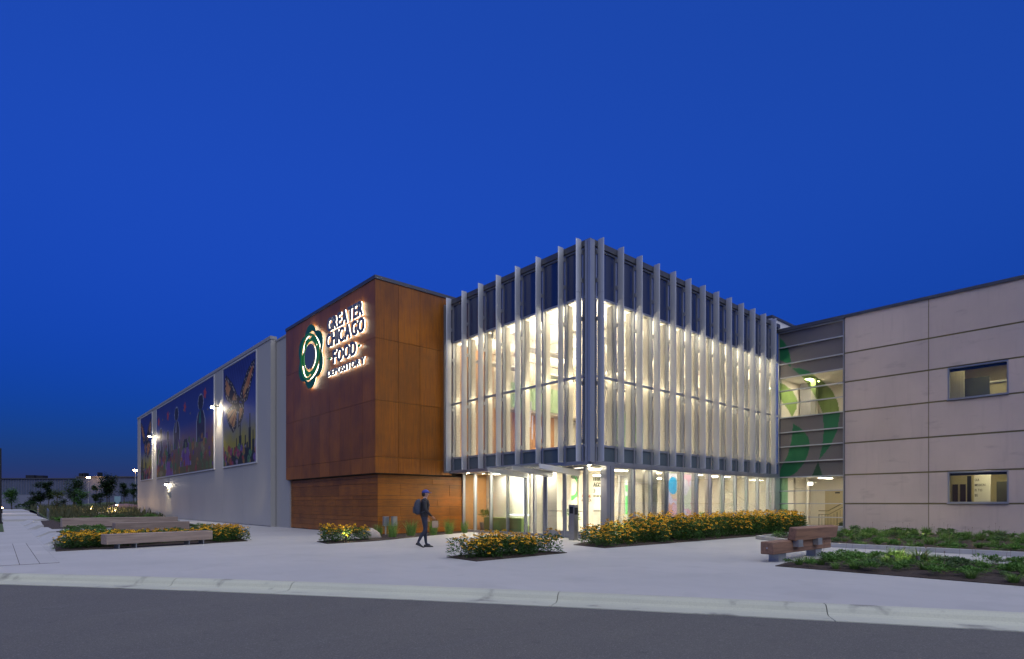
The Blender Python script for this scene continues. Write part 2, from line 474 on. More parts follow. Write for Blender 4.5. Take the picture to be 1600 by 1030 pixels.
# ------------------------------------------------------------------ glass pavilion
pav = thing("glass_pavilion", "lit two-storey glass corner pavilion with vertical silver fins", "building", (16.45, 14.28, 0))
Z = dict(soff=2.92, sp0=3.0, sp1=3.54, p0=3.62, t0=6.15, t1=6.23, p1=9.10, q0=9.18, q1=10.98, top=11.2)
LM = [14.58] + [15.5 + 1.235 * i for i in range(7)]
RM = [16.76 + 1.18 * i for i in range(13)]
fin_prof = []
for k in range(14):
    a = 2 * math.pi * k / 14
    fin_prof.append((0.026 * math.sin(a), 0.275 + 0.155 * math.cos(a)))
def fin_mesh(fm0, z0, z1, name):
    rings = [[fm0(s, n, z) for s, n in fin_prof] for z in (z0, z1)]
    return MB().loft(rings).mesh(name, M['fin'], smooth=False)
for kind, c, ms, s_lo, s_hi in (('L', 16.45, LM, 14.30, 23.2), ('R', 14.28, RM, 16.47, 32.05)):
    fm = fmap(kind, c)
    fm0 = fmap(kind, 0.0)
    me_lo, me_up = fin_mesh(fm0, 2.97, 9.255, "fin"), fin_mesh(fm0, 9.265, 11.235, "upper_blade")
    br = MB(); fbox(br, fm0, -0.028, 0.028, 0.05, 0.14, -0.07, 0.07); fbox(br, fm0, -0.012, 0.012, 0.14, 0.22, -0.05, 0.05)
    me_br = br.mesh("bracket", M['alu'])
    for i, s in enumerate(ms):
        m = MB(); fbox(m, fm, s - 0.032, s + 0.032, -0.10, 0.05, Z['soff'] + 0.003, Z['q1'] + 0.003)
        m.build("mullion", M['alu'], pav)
        m = MB(); fbox(m, fm, s - 0.05, s + 0.05, -0.36, -0.104, Z['p0'] + 0.01, Z['p1'] - 0.01)
        m.build("mullion_cover", M['cream'], pav)
        loc = Vector(fm(s, 0, 0)) - pav.location
        f = inst("fin", me_lo, pav, loc)
        inst("upper_blade", me_up, f)
        for zb in (3.75, 5.9, 8.3, 9.75, 10.8):
            inst("bracket", me_br, f, (0, 0, zb))
    edges = [s_lo] + [s for s in ms] + [s_hi]
    for a, b in zip(edges[:-1], edges[1:]):
        a2 = a + (0.0 if a == s_lo else 0.034); b2 = b - (0.0 if b == s_hi else 0.034)
        for (z0, z1, nm, mt, n0, n1) in ((Z['sp0'], Z['sp1'], "spandrel_panel", M['spandrel_low'], -0.05, -0.02), (Z['p0'], Z['t0'], "pane", M['glass'], -0.05, -0.038),
                                  (Z['t1'], Z['p1'], "pane", M['glass'], -0.05, -0.038), (Z['q0'], Z['q1'], "spandrel_panel", M['spandrel'], -0.05, -0.02)):
            m = MB(); fbox(m, fm, a2 + 0.002, b2 - 0.002, n0, n1, z0 + 0.002, z1 - 0.002); m.build(nm, mt, pav)
        for (z0, z1) in ((Z['soff'], Z['sp0']), (Z['sp1'], Z['p0']), (Z['t0'], Z['t1']), (Z['p1'], Z['q0']), (Z['q1'] - 0.06, Z['q1'])):
            m = MB(); fbox(m, fm, a2 + 0.001, b2 - 0.001, -0.09, 0.035, z0, z1); m.build("transom", M['alu'], pav)
# glowing strips added behind the upper glazing to light the fins
M['strip'] = emat("added_fin_strip", (1.0, 0.83, 0.57), 7.0)
M['strip_head'] = emat("added_edge_strip", (1.0, 0.84, 0.60), 2.6)
for kind, c, s0, s1 in (('L', 16.45, 14.95, 23.15), ('R', 14.28, 16.95, 31.85)):
    fm = fmap(kind, c); nb = 6 if kind == 'L' else 11
    for k in range(nb):
        a = s0 + (s1 - s0) * k / nb; b = s0 + (s1 - s0) * (k + 1) / nb
        m = MB(); fbox(m, fm, a + 0.02, b - 0.02, -1.15, -0.40, 9.19, 9.215); m.build("light_strip", M['strip_head'], pav)
        m = MB(); fbox(m, fm, a + 0.02, b - 0.02, -1.15, -0.40, 3.525, 3.55); m.build("light_strip", M['strip_head'], pav)
        m = MB(); fbox(m, fm, a + 0.02, b - 0.02, -0.30, -0.11, 6.215, 6.225); m.build("light_strip", M['strip'], pav)
# corner post, end plates, parapet
m = MB(); m.prism([(16.30, 14.13), (16.56, 14.13), (16.56, 14.39), (16.30, 14.39)], 2.95, 11.17); m.build("corner_post", M['alu'], pav)
MB().box(16.292, 16.40, 14.255, 14.262, 2.96, 11.1).build("post_seam", M['capdark'], pav)
MB().box(16.12, 16.6, 23.203, 23.246, 2.9, 11.0).build("end_plate", M['alu'], pav)
MB().box(16.34, 16.75, 14.16, 23.25, 10.985, 11.2).build("parapet_cap", M['capdark'], pav)
MB().box(16.752, 32.1, 14.17, 14.6, 10.985, 11.2).build("parapet_cap", M['capdark'], pav)
# soffit band, soffit
MB().box(16.40, 16.56, 14.40, 23.2, 2.86, 2.917).build("edge_band", M['alu'], pav)
MB().box(16.57, 17.9, 14.44, 23.4, 2.885, 2.93).build("soffit", pmat("soffit_panel", (0.45, 0.40, 0.34), 0.35, metal=0.4), pav)
MB().box(16.32, 32.05, 14.23, 14.42, 2.85, 2.915).build("edge_band", M['alu'], pav)
# floors, roof, inner walls
MB().box(16.60, 32.0, 14.44, 23.42, 2.94, 3.52).build("upper_floor", M['infloor'], pav)
MB().box(16.58, 32.1, 14.42, 23.45, 9.22, 9.5).build("ceiling", M['ceil'], pav)
MB().box(16.76, 32.1, 14.62, 30.0, 10.7, 10.95).build("roof", M['capdark'], pav)
MB().box(17.45, 32.0, 14.32, 23.42, 0.004, 0.02).build("lobby_floor", M['infloor'], pav)
MB().box(17.95, 32.0, 14.44, 23.42, 2.87, 2.935).build("lobby_ceiling", M['ceil'], pav)
MB().box(16.6, 23.9, 23.43, 23.6, 3.53, 6.4).build("wood_wall", M['wood_in'], pav)
MB().box(16.6, 19.4, 23.43, 23.6, 6.41, 9.21).build("wood_wall", M['wood_in'], pav)
MB().box(19.41, 32.0, 23.52, 23.6, 6.41, 9.21).build("rear_wall", M['cream'], pav)
MB().box(23.91, 32.0, 23.43, 23.6, 3.53, 6.4).build("rear_wall", M['cream'], pav)
MB().box(17.52, 18.89, 23.43, 23.6, 0.02, 2.86).build("wood_wall", M['wood_in'], pav)
MB().box(31.9, 32.04, 14.5, 23.4, 3.53, 9.2).build("end_wall", M['cream'], pav)
MB().box(31.9, 32.04, 14.5, 23.4, 0.03, 2.86).build("end_wall", M['cream'], pav)
MB().box(21.41, 31.89, 20.9, 21.05, 0.02, 2.86).build("rear_wall", M['cream'], pav)
MB().box(18.9, 19.05, 18.82, 23.42, 0.02, 2.86).build("partition", M['white'], pav)
MB().box(18.89, 18.899, 19.35, 21.75, 0.84, 0.875).build("light_strip", emat("cool_strip", (0.75, 0.82, 1.0), 3.0), pav)
for y in (20.55, 21.72):
    MB().box(18.89, 18.899, y, y + 0.03, 0.88, 2.85).build("light_strip", emat("cool_strip_upright", (0.75, 0.82, 1.0), 1.2), pav)
# upper-floor partitions, columns, ceiling beams
for x in (20.2, 24.9, 29.6):
    MB().box(x, x + 0.35, 16.9, 17.25, 3.53, 9.2).build("column", M['cream'], pav)
    MB().box(x + 0.08, x + 0.26, 14.6, 23.4, 8.72, 9.2).build("ceiling_beam", M['ceil'], pav)
for y in (17.02, 20.2):
    MB().box(16.7, 31.88, y, y + 0.14, 8.86, 9.21).build("ceiling_beam", M['ceil'], pav)
MB().box(23.5, 31.88, 19.4, 19.55, 3.53, 6.4).build("partition", M['cream'], pav)
MB().box(23.5, 31.88, 18.2, 19.55, 6.4, 6.6).build("gallery_floor", M['cream'], pav)
M['green_wall'] = pmat("green_paint", (0.12, 0.55, 0.22), 0.6)
M['green_light'] = pmat("pale_green_paint", (0.5, 0.72, 0.45), 0.6)
MB().box(19.8, 23.6, 22.6, 22.7, 6.42, 7.7).build("feature_wall", M['green_light'], pav)
MB().box(19.5, 32, 22.7, 23.51, 6.3, 6.41).build("gallery_floor", M['cream'], pav)
MB().box(24.0, 27.2, 19.3, 19.39, 3.6, 6.2).build("feature_wall", M['green_light'], pav)
MB().box(20.6, 21.0, 22.4, 22.59, 6.42, 7.45).build("feature_wall", M['green_wall'], pav)

# ground-floor glazing: doors and storefront
sfL, sfR = fmap('L', 17.4), fmap('R', 14.28)
SL = [14.42, 15.32, 17.63, 18.26, 18.84, 20.05, 21.25, 22.47, 23.40]
def glazing(fm, s0, s1, z0=0.02, z1=2.86, sill=0.1):
    m = MB(); fbox(m, fm, s0 + 0.002, s1 - 0.002, -0.04, -0.028, z0 + sill, z1); m.build("pane", M['glass'], pav)
    m = MB(); fbox(m, fm, s0 + 0.001, s1 - 0.001, -0.08, 0.03, z0, z0 + sill); m.build("sill", M['alu'], pav)
    m = MB(); fbox(m, fm, s0 + 0.001, s1 - 0.001, -0.08, 0.03, z1, z1 + 0.055); m.build("head_rail", M['alu'], pav)
for s in SL[1:]:
    w = 0.05 if s in (15.32, 17.63) else 0.034
    m = MB(); fbox(m, sfL, s - w, s + w, -0.12, 0.04, 0.0, 2.88); m.build("mullion", M['alu'], pav)
for a, b in zip(SL[:-1], SL[1:]):
    if a == 15.32: continue
    glazing(sfL, a + 0.05, b - 0.05)
for a, b, hs in ((15.372, 16.462, 1), (16.478, 17.578, -1)):
    d = MB(); 
    fbox(d, sfL, a, a + 0.09, -0.06, 0.0, 0.02, 2.82); fbox(d, sfL, b - 0.09, b, -0.06, 0.0, 0.02, 2.82)
    fbox(d, sfL, a + 0.09, b - 0.09, -0.06, 0.0, 0.02, 0.29); fbox(d, sfL, a + 0.09, b - 0.09, -0.06, 0.0, 2.72, 2.82)
    door = d.build("door", M['alu'], pav)
    e = MB(); fbox(e, sfL, a + 0.092, b - 0.092, -0.035, -0.025, 0.292, 2.718); e.build("pane", M['glass'], door)
    h = MB(); hy = b - 0.05 if hs > 0 else a + 0.05
    h.tube([(17.33, hy, 0.85), (17.33, hy, 1.55)], 0.014, 6); h.build("handle", M['steel'], door)
    e = MB(); fbox(e, sfL, a + 0.095, b - 0.095, 0.005, 0.02, 1.08, 1.11); e.build("push_bar", M['steel'], door)
m = MB(); fbox(m, sfL, 15.33, 17.62, -0.1, 0.02, 2.83, 2.884); m.build("door_head", M['alu'], pav)
# corner post of the storefront and right-hand storefront bays
MB().box(17.33, 17.80, 14.20, 14.50, 0.0, 2.845).build("ground_post", M['alu'], pav)
MB().box(17.55, 17.565, 14.193, 14.199, 0.02, 2.84).build("post_seam", M['capdark'], pav)
RS = [17.80] + RM[2:] + [31.55]
for s in RM[2:]:
    m = MB(); fbox(m, sfR, s - 0.034, s + 0.034, -0.12, 0.04, 0.0, 2.846); m.build("mullion", M['alu'], pav)
    m = MB(); fbox(m, sfR, s - 0.04, s + 0.04, -0.27, -0.124, 0.03, 2.86); m.build("mullion_cover", M['cream'], pav)
for a, b in zip(RS[:-1], RS[1:]):
    a2 = a if a == 17.80 else a + 0.036
    b2 = b if b == 31.55 else b - 0.036
    glazing(sfR, a2, b2, z1=2.79)
M['strip_low'] = emat("added_lobby_strip", (1.0, 0.89, 0.71), 9.0)  # glow for strips added at the lobby edge to brighten the storefront
for k in range(11):
    MB().box(18.0 + 1.2 * k, 19.16 + 1.2 * k, 14.66, 14.74, 2.855, 2.868).build("light_strip", M['strip_low'], pav)
MB().box(31.56, 32.05, 14.22, 14.5, 0.0, 2.845).build("ground_post", M['alu'], pav)
MB().box(20.36, 21.42, 14.75, 15.3, 0.02, 2.86).build("column", M['cream'], pav)
MB().box(18.25, 18.33, 17.72, 18.66, 0.03, 2.86).build("vestibule_wall", M['cream'], pav)
luminaire_spots = [(17.85, 18.2)]
for y0, y1, nm in ((17.75, 18.75, "vestibule_wall"),):
    MB().box(17.56, 20.19, y1 - 0.08, y1, 0.03, 2.86).build(nm, M['cream'], pav)
# inner vestibule door frames
for x in (19.4, 20.3):
    MB().box(x, x + 0.09, 15.2, 15.3, 0.03, 2.6).build("inner_door_frame", M['white'], pav)
MB().box(19.49, 20.3, 15.2, 15.3, 2.45, 2.6).build("inner_door_frame", M['white'], pav)

# parapet wall behind, at the far end
MB().box(31.45, 37, 14.34, 14.6, 10.96, 11.5).build("parapet_wall", M['white'], pav)
MB().box(31.40, 37.05, 14.28, 14.66, 11.503, 11.62).build("parapet_cap", M['capdark'], pav)

# lamps inside: each fitting a thing of its own
def luminaire(x, y, z, lx, ly, mat, label, group, up=False):
    t = thing("ceiling_light", label, "ceiling light", (x, y, z), 0, group)
    MB().box(-lx / 2 - 0.03, lx / 2 + 0.03, -ly / 2 - 0.03, ly / 2 + 0.03, 0.0, 0.07).build("housing", M['white'], t, local=True)
    MB().box(-lx / 2, lx / 2, -ly / 2, ly / 2, 0.072 if up else -0.012, 0.082 if up else -0.002).build("diffuser", mat, t, local=True)
    if up:
        for sx in (-lx / 2 + 0.2, lx / 2 - 0.2):
            MB().tube([(sx, 0, 0.083), (sx, 0, 0.58)], 0.008, 5).build("hanger", M['white'], t, local=True)
for x in (18.4, 22.6, 27.2, 30.6):
    for y in (15.6, 18.7, 21.9):
        luminaire(x, y, 8.15, 2.6, 0.5, M['lamp_warm'], "pendant uplight hung from the upper floor ceiling of the glass pavilion", "upper floor pendant lights", True)
for x in (18.6, 20.0, 23.0, 26.0, 29.0):
    for y in (16.0, 19.5):
        if x < 20.5 and y == 19.5: continue
        luminaire(x, y, 2.85, 1.7, 0.5, M['lamp_low'], "small ceiling light in the ground floor lobby", "lobby ceiling lights")
luminaire(17.9, 18.2, 2.85, 0.3, 0.7, M['lamp_low'], "added fill light just inside the blank storefront bay left of the doors", None)  # lamp added to brighten the vestibule wall
luminaire(18.3, 20.9, 2.85, 0.5, 2.6, M['lamp_low'], "lobby ceiling light above the green sofa", None)

# ------------------------------------------------------------------ entrance canopy
M['blade'] = pmat("canopy_white_metal", (0.62, 0.63, 0.65), 0.4, metal=0.1)
can = thing("entrance_canopy", "glass entrance canopy on three tapered grey outriggers", "canopy", (16.4, 17, 2.8))
for y in (18.6, 17.07, 15.57):
    m = MB()
    for yy0, yy1, top, bot in ((y - 0.02, y + 0.02, 0.0, 0.0),):
        pr = [(15.06, 2.86), (15.10, 2.74), (17.30, 2.52), (17.34, 2.56), (17.34, 2.73), (15.10, 2.89)]
        m.loft([[(x, yy0, z) for x, z in pr], [(x, yy1, z) for x, z in pr]])
    o = m.build("outrigger", M['blade'], can)
    m = MB(); m.loft([[(15.08, y - 0.02, 2.738), (15.08, y + 0.16, 2.738), (15.08, y + 0.16, 2.72), (15.08, y - 0.02, 2.72)],
                      [(17.3, y - 0.02, 2.518), (17.3, y + 0.16, 2.518), (17.3, y + 0.16, 2.50), (17.3, y - 0.02, 2.50)]])
    m.build("flange", M['blade'], o)
for y0, y1 in ((15.6, 17.05), (17.09, 18.58), (18.62, 19.4)):
    m = MB(); m.loft([[(15.05, y0, 2.905), (15.05, y1, 2.905), (15.05, y1, 2.89), (15.05, y0, 2.89)], [(16.38, y0, 2.85), (16.38, y1, 2.85), (16.38, y1, 2.835), (16.38, y0, 2.835)]])
    if y1 < 19: m.build("glass_sheet", M['glass'], can)
MB().box(15.02, 15.05, 15.5, 18.64, 2.875, 2.915).build("front_edge", M['alu'], can)

# ------------------------------------------------------------------ stair bay with the printed glass
def attr_grid(name, fn, ns, nz, s0, s1, z0, z1, place, mat, parent, thick=0.0):
    """flat printed sheet: fn(s, z) gives its colour"""
    vs, fs, col = [], [], []
    for j in range(nz + 1):
        for i in range(ns + 1):
            s = s0 + (s1 - s0) * i / ns; z = z0 + (z1 - z0) * j / nz
            vs.append(place(s, z)); col.append(fn(s, z))
    for j in range(nz):
        for i in range(ns):
            a = j * (ns + 1) + i
            fs.append((a, a + 1, a + ns + 2, a + ns + 1))
    m = MB(); m.add(vs, fs)
    o = m.build(name, mat, parent)
    at = o.data.color_attributes.new("print", 'FLOAT_COLOR', 'POINT')
    at.data.foreach_set("color", [c for q in col for c in (*q[:3], 1.0)])
    return o

def inpoly(poly, x, y):
    r = False
    j = len(poly) - 1
    for i in range(len(poly)):
        xi, yi = poly[i]; xj, yj = poly[j]
        if (yi > y) != (yj > y) and x < (xj - xi) * (y - yi) / (yj - yi) + xi: r = not r
        j = i
    return r

bay = thing("stair_bay", "stair bay glazed with printed green curves between the pavilion and the beige wing", "building", (32.1, 12.6, 0))
ZB = [0.23, 0.69, 1.40, 2.08, 2.83, 3.65, 4.48, 5.26, 6.07, 6.82, 7.53, 8.24, 8.99, 9.90, 10.72]
leaf_polys = [
    [(0, 10.55), (.25, 10.3), (.48, 9.9), (.62, 9.4), (.66, 9.0), (.66, 8.75), (.4, 9.05), (0, 9.32)],
    [(.70, 8.72), (1.1, 8.66), (1.6, 8.40), (1.75, 8.24), (1.2, 8.24), (.95, 8.45)],
    [(1.2, 8.24), (1.75, 8.24), (2.3, 7.75), (2.75, 7.2), (3.0, 6.6), (3.1, 6.0), (2.98, 5.15), (2.66, 4.4), (2.08, 3.65), (2.26, 4.4), (2.33, 5.2), (2.3, 6.0), (2.1, 6.6), (1.75, 7.3), (1.5, 7.75)],
    [(.77, 5.72), (1.15, 5.45), (1.4, 5.16), (1.58, 4.85), (1.63, 4.6), (1.58, 4.1), (1.34, 3.55), (.95, 3.08), (.5, 2.83), (0, 2.83), (.1, 3.28), (.5, 4.1), (.69, 4.8)],
    [(0, 8.05), (.3, 7.9), (.75, 7.5), (1.0, 6.95), (.95, 6.5), (.72, 6.08), (.5, 6.5), (0, 7.25)],
]
tri_poly = [(2.05, 3.6), (1.73, 2.83), (2.28, 2.83)]
def bay_print(vision):
    def f(s, z):
        for p in leaf_polys:
            if inpoly(p, s, z): return (0.30, 0.48, 0.16) if vision else (0.020, 0.165, 0.065)
        if inpoly(tri_poly, s, z): return (0.018, 0.075, 0.035)
        if vision and z < 3 and s < 0.5: return (0.28, 0.55, 0.36)
        return (0.93, 0.94, 0.88) if vision else (0.165, 0.152, 0.152)
    return f
M['print'] = attrmat("printed_panel", 0.35)
mg, N_, L_, P_ = newmat("printed_glass")
N_.remove(P_)
a_ = N_.new("ShaderNodeAttribute"); a_.attribute_name = "print"
t_ = N_.new("ShaderNodeBsdfTransparent"); g_ = N_.new("ShaderNodeBsdfGlossy"); g_.inputs["Roughness"].default_value = 0.02
x_ = N_.new("ShaderNodeMixShader"); x_.inputs[0].default_value = 0.06
L_.new(a_.outputs["Color"], t_.inputs[0]); L_.new(t_.outputs[0], x_.inputs[1]); L_.new(g_.outputs[0], x_.inputs[2]); L_.new(x_.outputs[0], N_["Material Output"].inputs[0])
for z0, z1 in zip(ZB[:-1], ZB[1:]):
    vis = z1 < 2.9 or (6.0 < z0 and z1 < 8.3)
    attr_grid("printed_pane" if vis else "printed_panel", bay_print(vis), 84, max(8, int((z1 - z0) / 0.04)), 0.06, 3.27, z0 + 0.028, z1 - 0.028,
              lambda s, z: (32.16, 14.28 - s, z), mg if vis else M['print'], bay)
    if not vis:
        MB().box(32.165, 32.3, 11.0, 14.22, z0, z1).build("back_pan", M['greytrim'], bay)
for z in ZB:
    MB().box(32.06, 32.22, 11.0, 14.22, z - 0.027, z + 0.027).build("bar", M['fin'], bay)
MB().box(32.04, 32.24, 14.222, 14.28, 0.1, 10.75).build("jamb", M['alu'], bay)
MB().box(32.04, 32.24, 10.955, 10.998, 0.1, 10.75).build("jamb", M['alu'], bay)
MB().box(32.0, 32.3, 10.95, 14.3, 0.0, 0.2).build("plinth", M['bedkerb'], bay)
MB().box(31.98, 32.5, 10.9, 14.33, 10.752, 10.93).build("coping", M['capdark'], bay)
MB().box(32.3, 37.0, 10.96, 14.3, 10.6, 10.74).build("roof", M['capdark'], bay)
MB().box(32.31, 36.2, 10.96, 14.2, -0.02, 0.03).build("floor", M['infloor'], bay)
MB().box(32.31, 36.2, 10.96, 14.2, 2.86, 3.6).build("ceiling", M['ceil'], bay)
MB().box(32.31, 36.2, 10.96, 14.2, 5.5, 6.04).build("floor", M['infloor'], bay)
MB().box(32.31, 36.2, 10.96, 14.2, 8.26, 8.5).build("ceiling", M['ceil'], bay)
MB().box(36.21, 36.3, 9.5, 14.3, 0, 10.5).build("rear_wall", M['cream'], bay)
MB().box(32.31, 36.2, 10.85, 10.955, 3.0, 10.5).build("side_wall", M['cream'], bay)
MB().box(32.31, 36.2, 9.5, 9.6, 0.0, 2.9).build("side_wall", M['cream'], bay)
MB().box(32.31, 36.2, 9.6, 10.85, 2.86, 3.0).build("ceiling", M['ceil'], bay)
MB().box(32.31, 36.2, 14.205, 14.3, 0, 10.5).build("side_wall", M['cream'], bay)
MB().box(33.2, 33.5, 12.75, 13.0, 6.05, 8.25).build("column", M['cream'], bay)
MB().box(34.5, 34.7, 13.2, 14.1, 6.05, 8.25).build("partition", M['greytrim'], bay)
MB().box(36.12, 36.2, 12.35, 13.35, 0.04, 2.2).build("inner_door", pmat("tan_door", (0.50, 0.42, 0.26), 0.5), bay)
MB().box(36.10, 36.119, 12.55, 12.8, 1.98, 2.06).build("door_plate", M['black'], bay)
for (ya, yb) in ((13.45, 13.53), (14.1, 14.18)):
    MB().box(33.9, 34.0, ya, yb, 0.04, 2.85).build("inner_frame", M['cream'], bay)
MB().box(33.9, 34.0, 13.53, 14.1, 2.2, 2.3).build("inner_frame", M['cream'], bay)
luminaire(33.6, 12.4, 2.78, 1.2, 0.3, M['lamp_low'], "ceiling light over the stair in the printed glass bay", None)
luminaire(33.4, 13.0, 8.15, 1.2, 0.3, M['lamp_low'], "ceiling light on the upper landing of the printed glass bay", None)
st = thing("staircase", "dark green staircase with metal railing behind the printed glass", "staircase", (34.2, 12.4, 0.03))
M['railgreen'] = pmat("dark_green_metal", (0.10, 0.115, 0.06), 0.5)
M['stairdark'] = pmat("stair_stringer", (0.03, 0.05, 0.03), 0.6)
for i in range(10):
    y1 = 12.2 - 0.27 * i
    MB().box(34.2, 35.5, y1 - 0.27, y1, 0.03, 0.03 + 0.17 * (i + 1)).build("step", M['stairdark'], st)
def rail_z(y): return 0.03 + max(0, (12.3 - y)) * 0.17 / 0.27
m = MB(); m.tube([(34.12, 12.95, 1.0), (34.12, 12.45, 1.0), (34.12, 9.8, rail_z(9.8) + 0.93)], 0.025, 6); m.build("hand_rail", M['railgreen'], st)
m = MB(); m.tube([(34.12, 12.95, 0.8), (34.12, 12.42, 0.8), (34.12, 9.8, rail_z(9.8) + 0.72)], 0.016, 6); m.build("hand_rail", M['railgreen'], st)
m = MB(); m.tube([(34.12, 12.1, 0.2), (34.12, 9.8, rail_z(9.8) + 0.1)], 0.016, 6); m.build("hand_rail", M['railgreen'], st)
for k in range(20):
    y = 12.93 - 0.155 * k
    lo = 0.03 if y > 12.1 else rail_z(y) + 0.08
    m = MB(); m.tube([(34.12, y, lo), (34.12, y, (0.8 if y > 12.42 else rail_z(y) + 0.72))], 0.011 if k % 6 else 0.022, 5); m.build("baluster", M['railgreen'], st)
ex = thing("exit_sign", "small lit exit sign hanging over the inner glass door", "sign", (34.0, 13.35, 2.5))
MB().box(33.97, 34.0, 13.2, 13.48, 2.42, 2.6).build("case", emat("exit_white", (1, 0.95, 0.85), 2.0), ex)

# ------------------------------------------------------------------ beige precast wing
wing = thing("beige_wing", "beige precast concrete wing with two wide windows", "building", (32.1, 4, 0))
JV = [10.945, 7.39, 3.83, 0.27, -3.29, -6.85, -10.4]
JZ = [0.0, 1.40, 2.85, 4.45, 6.05, 7.54, 9.0, 10.80]
WY0, WY1 = 4.56, 6.68
h = 0.036
for r, (z0, z1) in enumerate(zip(JZ[:-1], JZ[1:])):
    for cidx, (b, a) in enumerate(zip(JV[:-1], JV[1:])):
        spans = [(a + 0.016, b - 0.016)]
        if r in (1, 4) and cidx in (1, 3):
            o = (WY0, WY1) if cidx == 1 else (WY0 - 7.12, WY1 - 7.12)
            spans = [(a + 0.016, o[0]), (o[1], b - 0.016)]
        for (p, q) in spans:
            MB().box(32.10, 32.127, p, q, z0 + (h if r else -0.1), z1 - (h if r < 6 else 0)).build("precast_panel", M['beige'], wing)
            MB().box(32.128, 32.36, p - (0.0159 if p == spans[0][0] else 0), q + (0.0159 if q == spans[-1][1] else 0), z0 + 0.0001, z1 - 0.0001).build("joint_backing", M['joint'], wing)
MB().box(32.04, 32.5, -10.5, 10.945, 10.803, 10.94).build("coping", M['capdark'], wing)
MB().box(32.4, 42, -10.4, 10.84, 10.5, 10.7).build("roof", M['capdark'], wing)
def window(y0, y1, z0, z1):
    f = MB()
    f.box(32.12, 32.30, y0 + 0.002, y0 + 0.06, z0, z1); f.box(32.12, 32.30, y1 - 0.06, y1 - 0.002, z0, z1)
    f.box(32.12, 32.30, y0 + 0.06, y1 - 0.06, z0, z0 + 0.06); f.box(32.12, 32.30, y0 + 0.06, y1 - 0.06, z1 - 0.06, z1)
    o = f.build("window", M['alu'], wing)
    MB().box(32.24, 32.252, y0 + 0.061, y1 - 0.061, z0 + 0.061, z1 - 0.061).build("pane", M['glass'], o)
    MB().box(32.26, 32.34, y0 + 0.062, y1 - 0.062, z1 - 0.17, z1 - 0.062).build("blind_box", M['black'], o)
    MB().box(32.02, 32.118, y0 - 0.01, y1 + 0.01, z0 - 0.03, z0 + 0.012).build("sill", M['alu'], o)
for z0, z1 in ((1.42, 2.83), (6.07, 7.52)):
    window(WY0, WY1, z0, z1)
M['room'] = pmat("room_paint", (0.62, 0.56, 0.36), 0.7)
for zf, zc in ((0.1, 3.4), (4.9, 8.2)):
    MB().box(36.6, 36.7, 1.5, 9.0, zf, zc).build("room_wall", M['room'], wing)
    MB().box(32.4, 36.6, 8.9, 9.0, zf, zc).build("room_wall", M['room'], wing)
    MB().box(32.4, 36.6, 1.4, 1.5, zf, zc).build("room_wall", M['room'], wing)
    MB().box(32.4, 36.7, 1.4, 9.0, zc, zc + 0.1).build("room_ceiling", M['room'], wing)
    MB().box(32.4, 36.7, 1.4, 9.0, zf - 0.1, zf).build("room_floor", M['infloor'], wing)
M['lamp_room'] = emat("room_luminaire", (1.0, 0.86, 0.50), 9.0)
luminaire(34.4, 5.2, 3.3, 1.3, 0.3, M['lamp_room'], "ceiling light in the room behind the lower window", None)
luminaire(34.4, 4.4, 8.1, 1.3, 0.3, M['lamp_room'], "ceiling light in the room behind the upper window", None)
luminaire(33.0, 5.4, 8.1, 0.3, 1.6, M['lamp_room'], "added fill light close behind the upper window", None)  # extra lamp added to brighten the partitions facing the upper window
luminaire(33.0, 5.4, 3.3, 0.3, 1.6, M['lamp_room'], "added fill light close behind the lower window", None)  # extra lamp added to brighten the room seen through the lower window
MB().box(33.3, 33.36, 6.3, 8.5, 4.9, 8.2).build("room_partition", pmat("pale_wood", (0.60, 0.56, 0.42), 0.5, layers=((5, (4, 4, 0.2), 4, 0.4, 0.7, (0.45, 0.42, 0.3), 0.7),)), wing)
MB().box(34.6, 34.66, 5.6, 6.9, 4.9, 7.35).build("room_partition", pmat("dark_glazed_partition", (0.10, 0.11, 0.09), 0.2), wing)
MB().box(34.5, 34.56, 4.6, 5.55, 4.9, 6.9).build("room_partition", M['room'], wing)
MB().box(33.6, 35.4, 4.35, 4.75, 7.35, 7.75).build("duct", M['greytrim'], wing)
MB().tube([(33.4, 3.4, 7.25), (36.4, 3.4, 7.25)], 0.09, 8).build("duct", M['white'], wing)
MB().tube([(35.0, 2.0, 7.1), (35.0, 6.0, 7.1)], 0.07, 8).build("duct", M['white'], wing)
for ya, yb in ((6.97, 7.19), (6.66, 6.88)):
    MB().box(35.5, 35.53, ya, yb, 1.5, 2.35).build("picture", pmat("dark_picture", (0.06, 0.045, 0.05), 0.4), wing)
MB().box(35.54, 35.64, 6.2, 8.8, 0.1, 3.3).build("room_partition", M['room'], wing)
MB().box(34.2, 34.3, 5.5, 6.1, 0.1, 3.0).build("text_wall", M['white'], wing)
MB().box(34.2, 34.3, 6.22, 6.36, 0.1, 2.7).build("room_partition", M['black'], wing)
MB().box(34.0, 34.1, 4.75, 5.25, 0.1, 2.4).build("room_partition", pmat("opening_shade", (0.06, 0.06, 0.045), 0.6), wing)  # dark panel standing in for the shade inside an opening

# ------------------------------------------------------------------ lettering
def text_mesh(txt, size, extrude, mat, bold=0.0, name="letter"):
    cu = bpy.data.curves.new("tmp_text", 'FONT')
    cu.body = txt; cu.size = size; cu.extrude = extrude; cu.offset = bold; cu.resolution_u = 3
    ob = bpy.data.objects.new("tmp_text", cu); C.objects.link(ob)
    dg = bpy.context.evaluated_depsgraph_get()
    me = bpy.data.meshes.new_from_object(ob.evaluated_get(dg))
    me.name = name
    bpy.data.objects.remove(ob); bpy.data.curves.remove(cu)
    me.materials.clear(); me.materials.append(mat)
    xs = [v.co.x for v in me.vertices] or [0]
    return me, min(xs), max(xs)

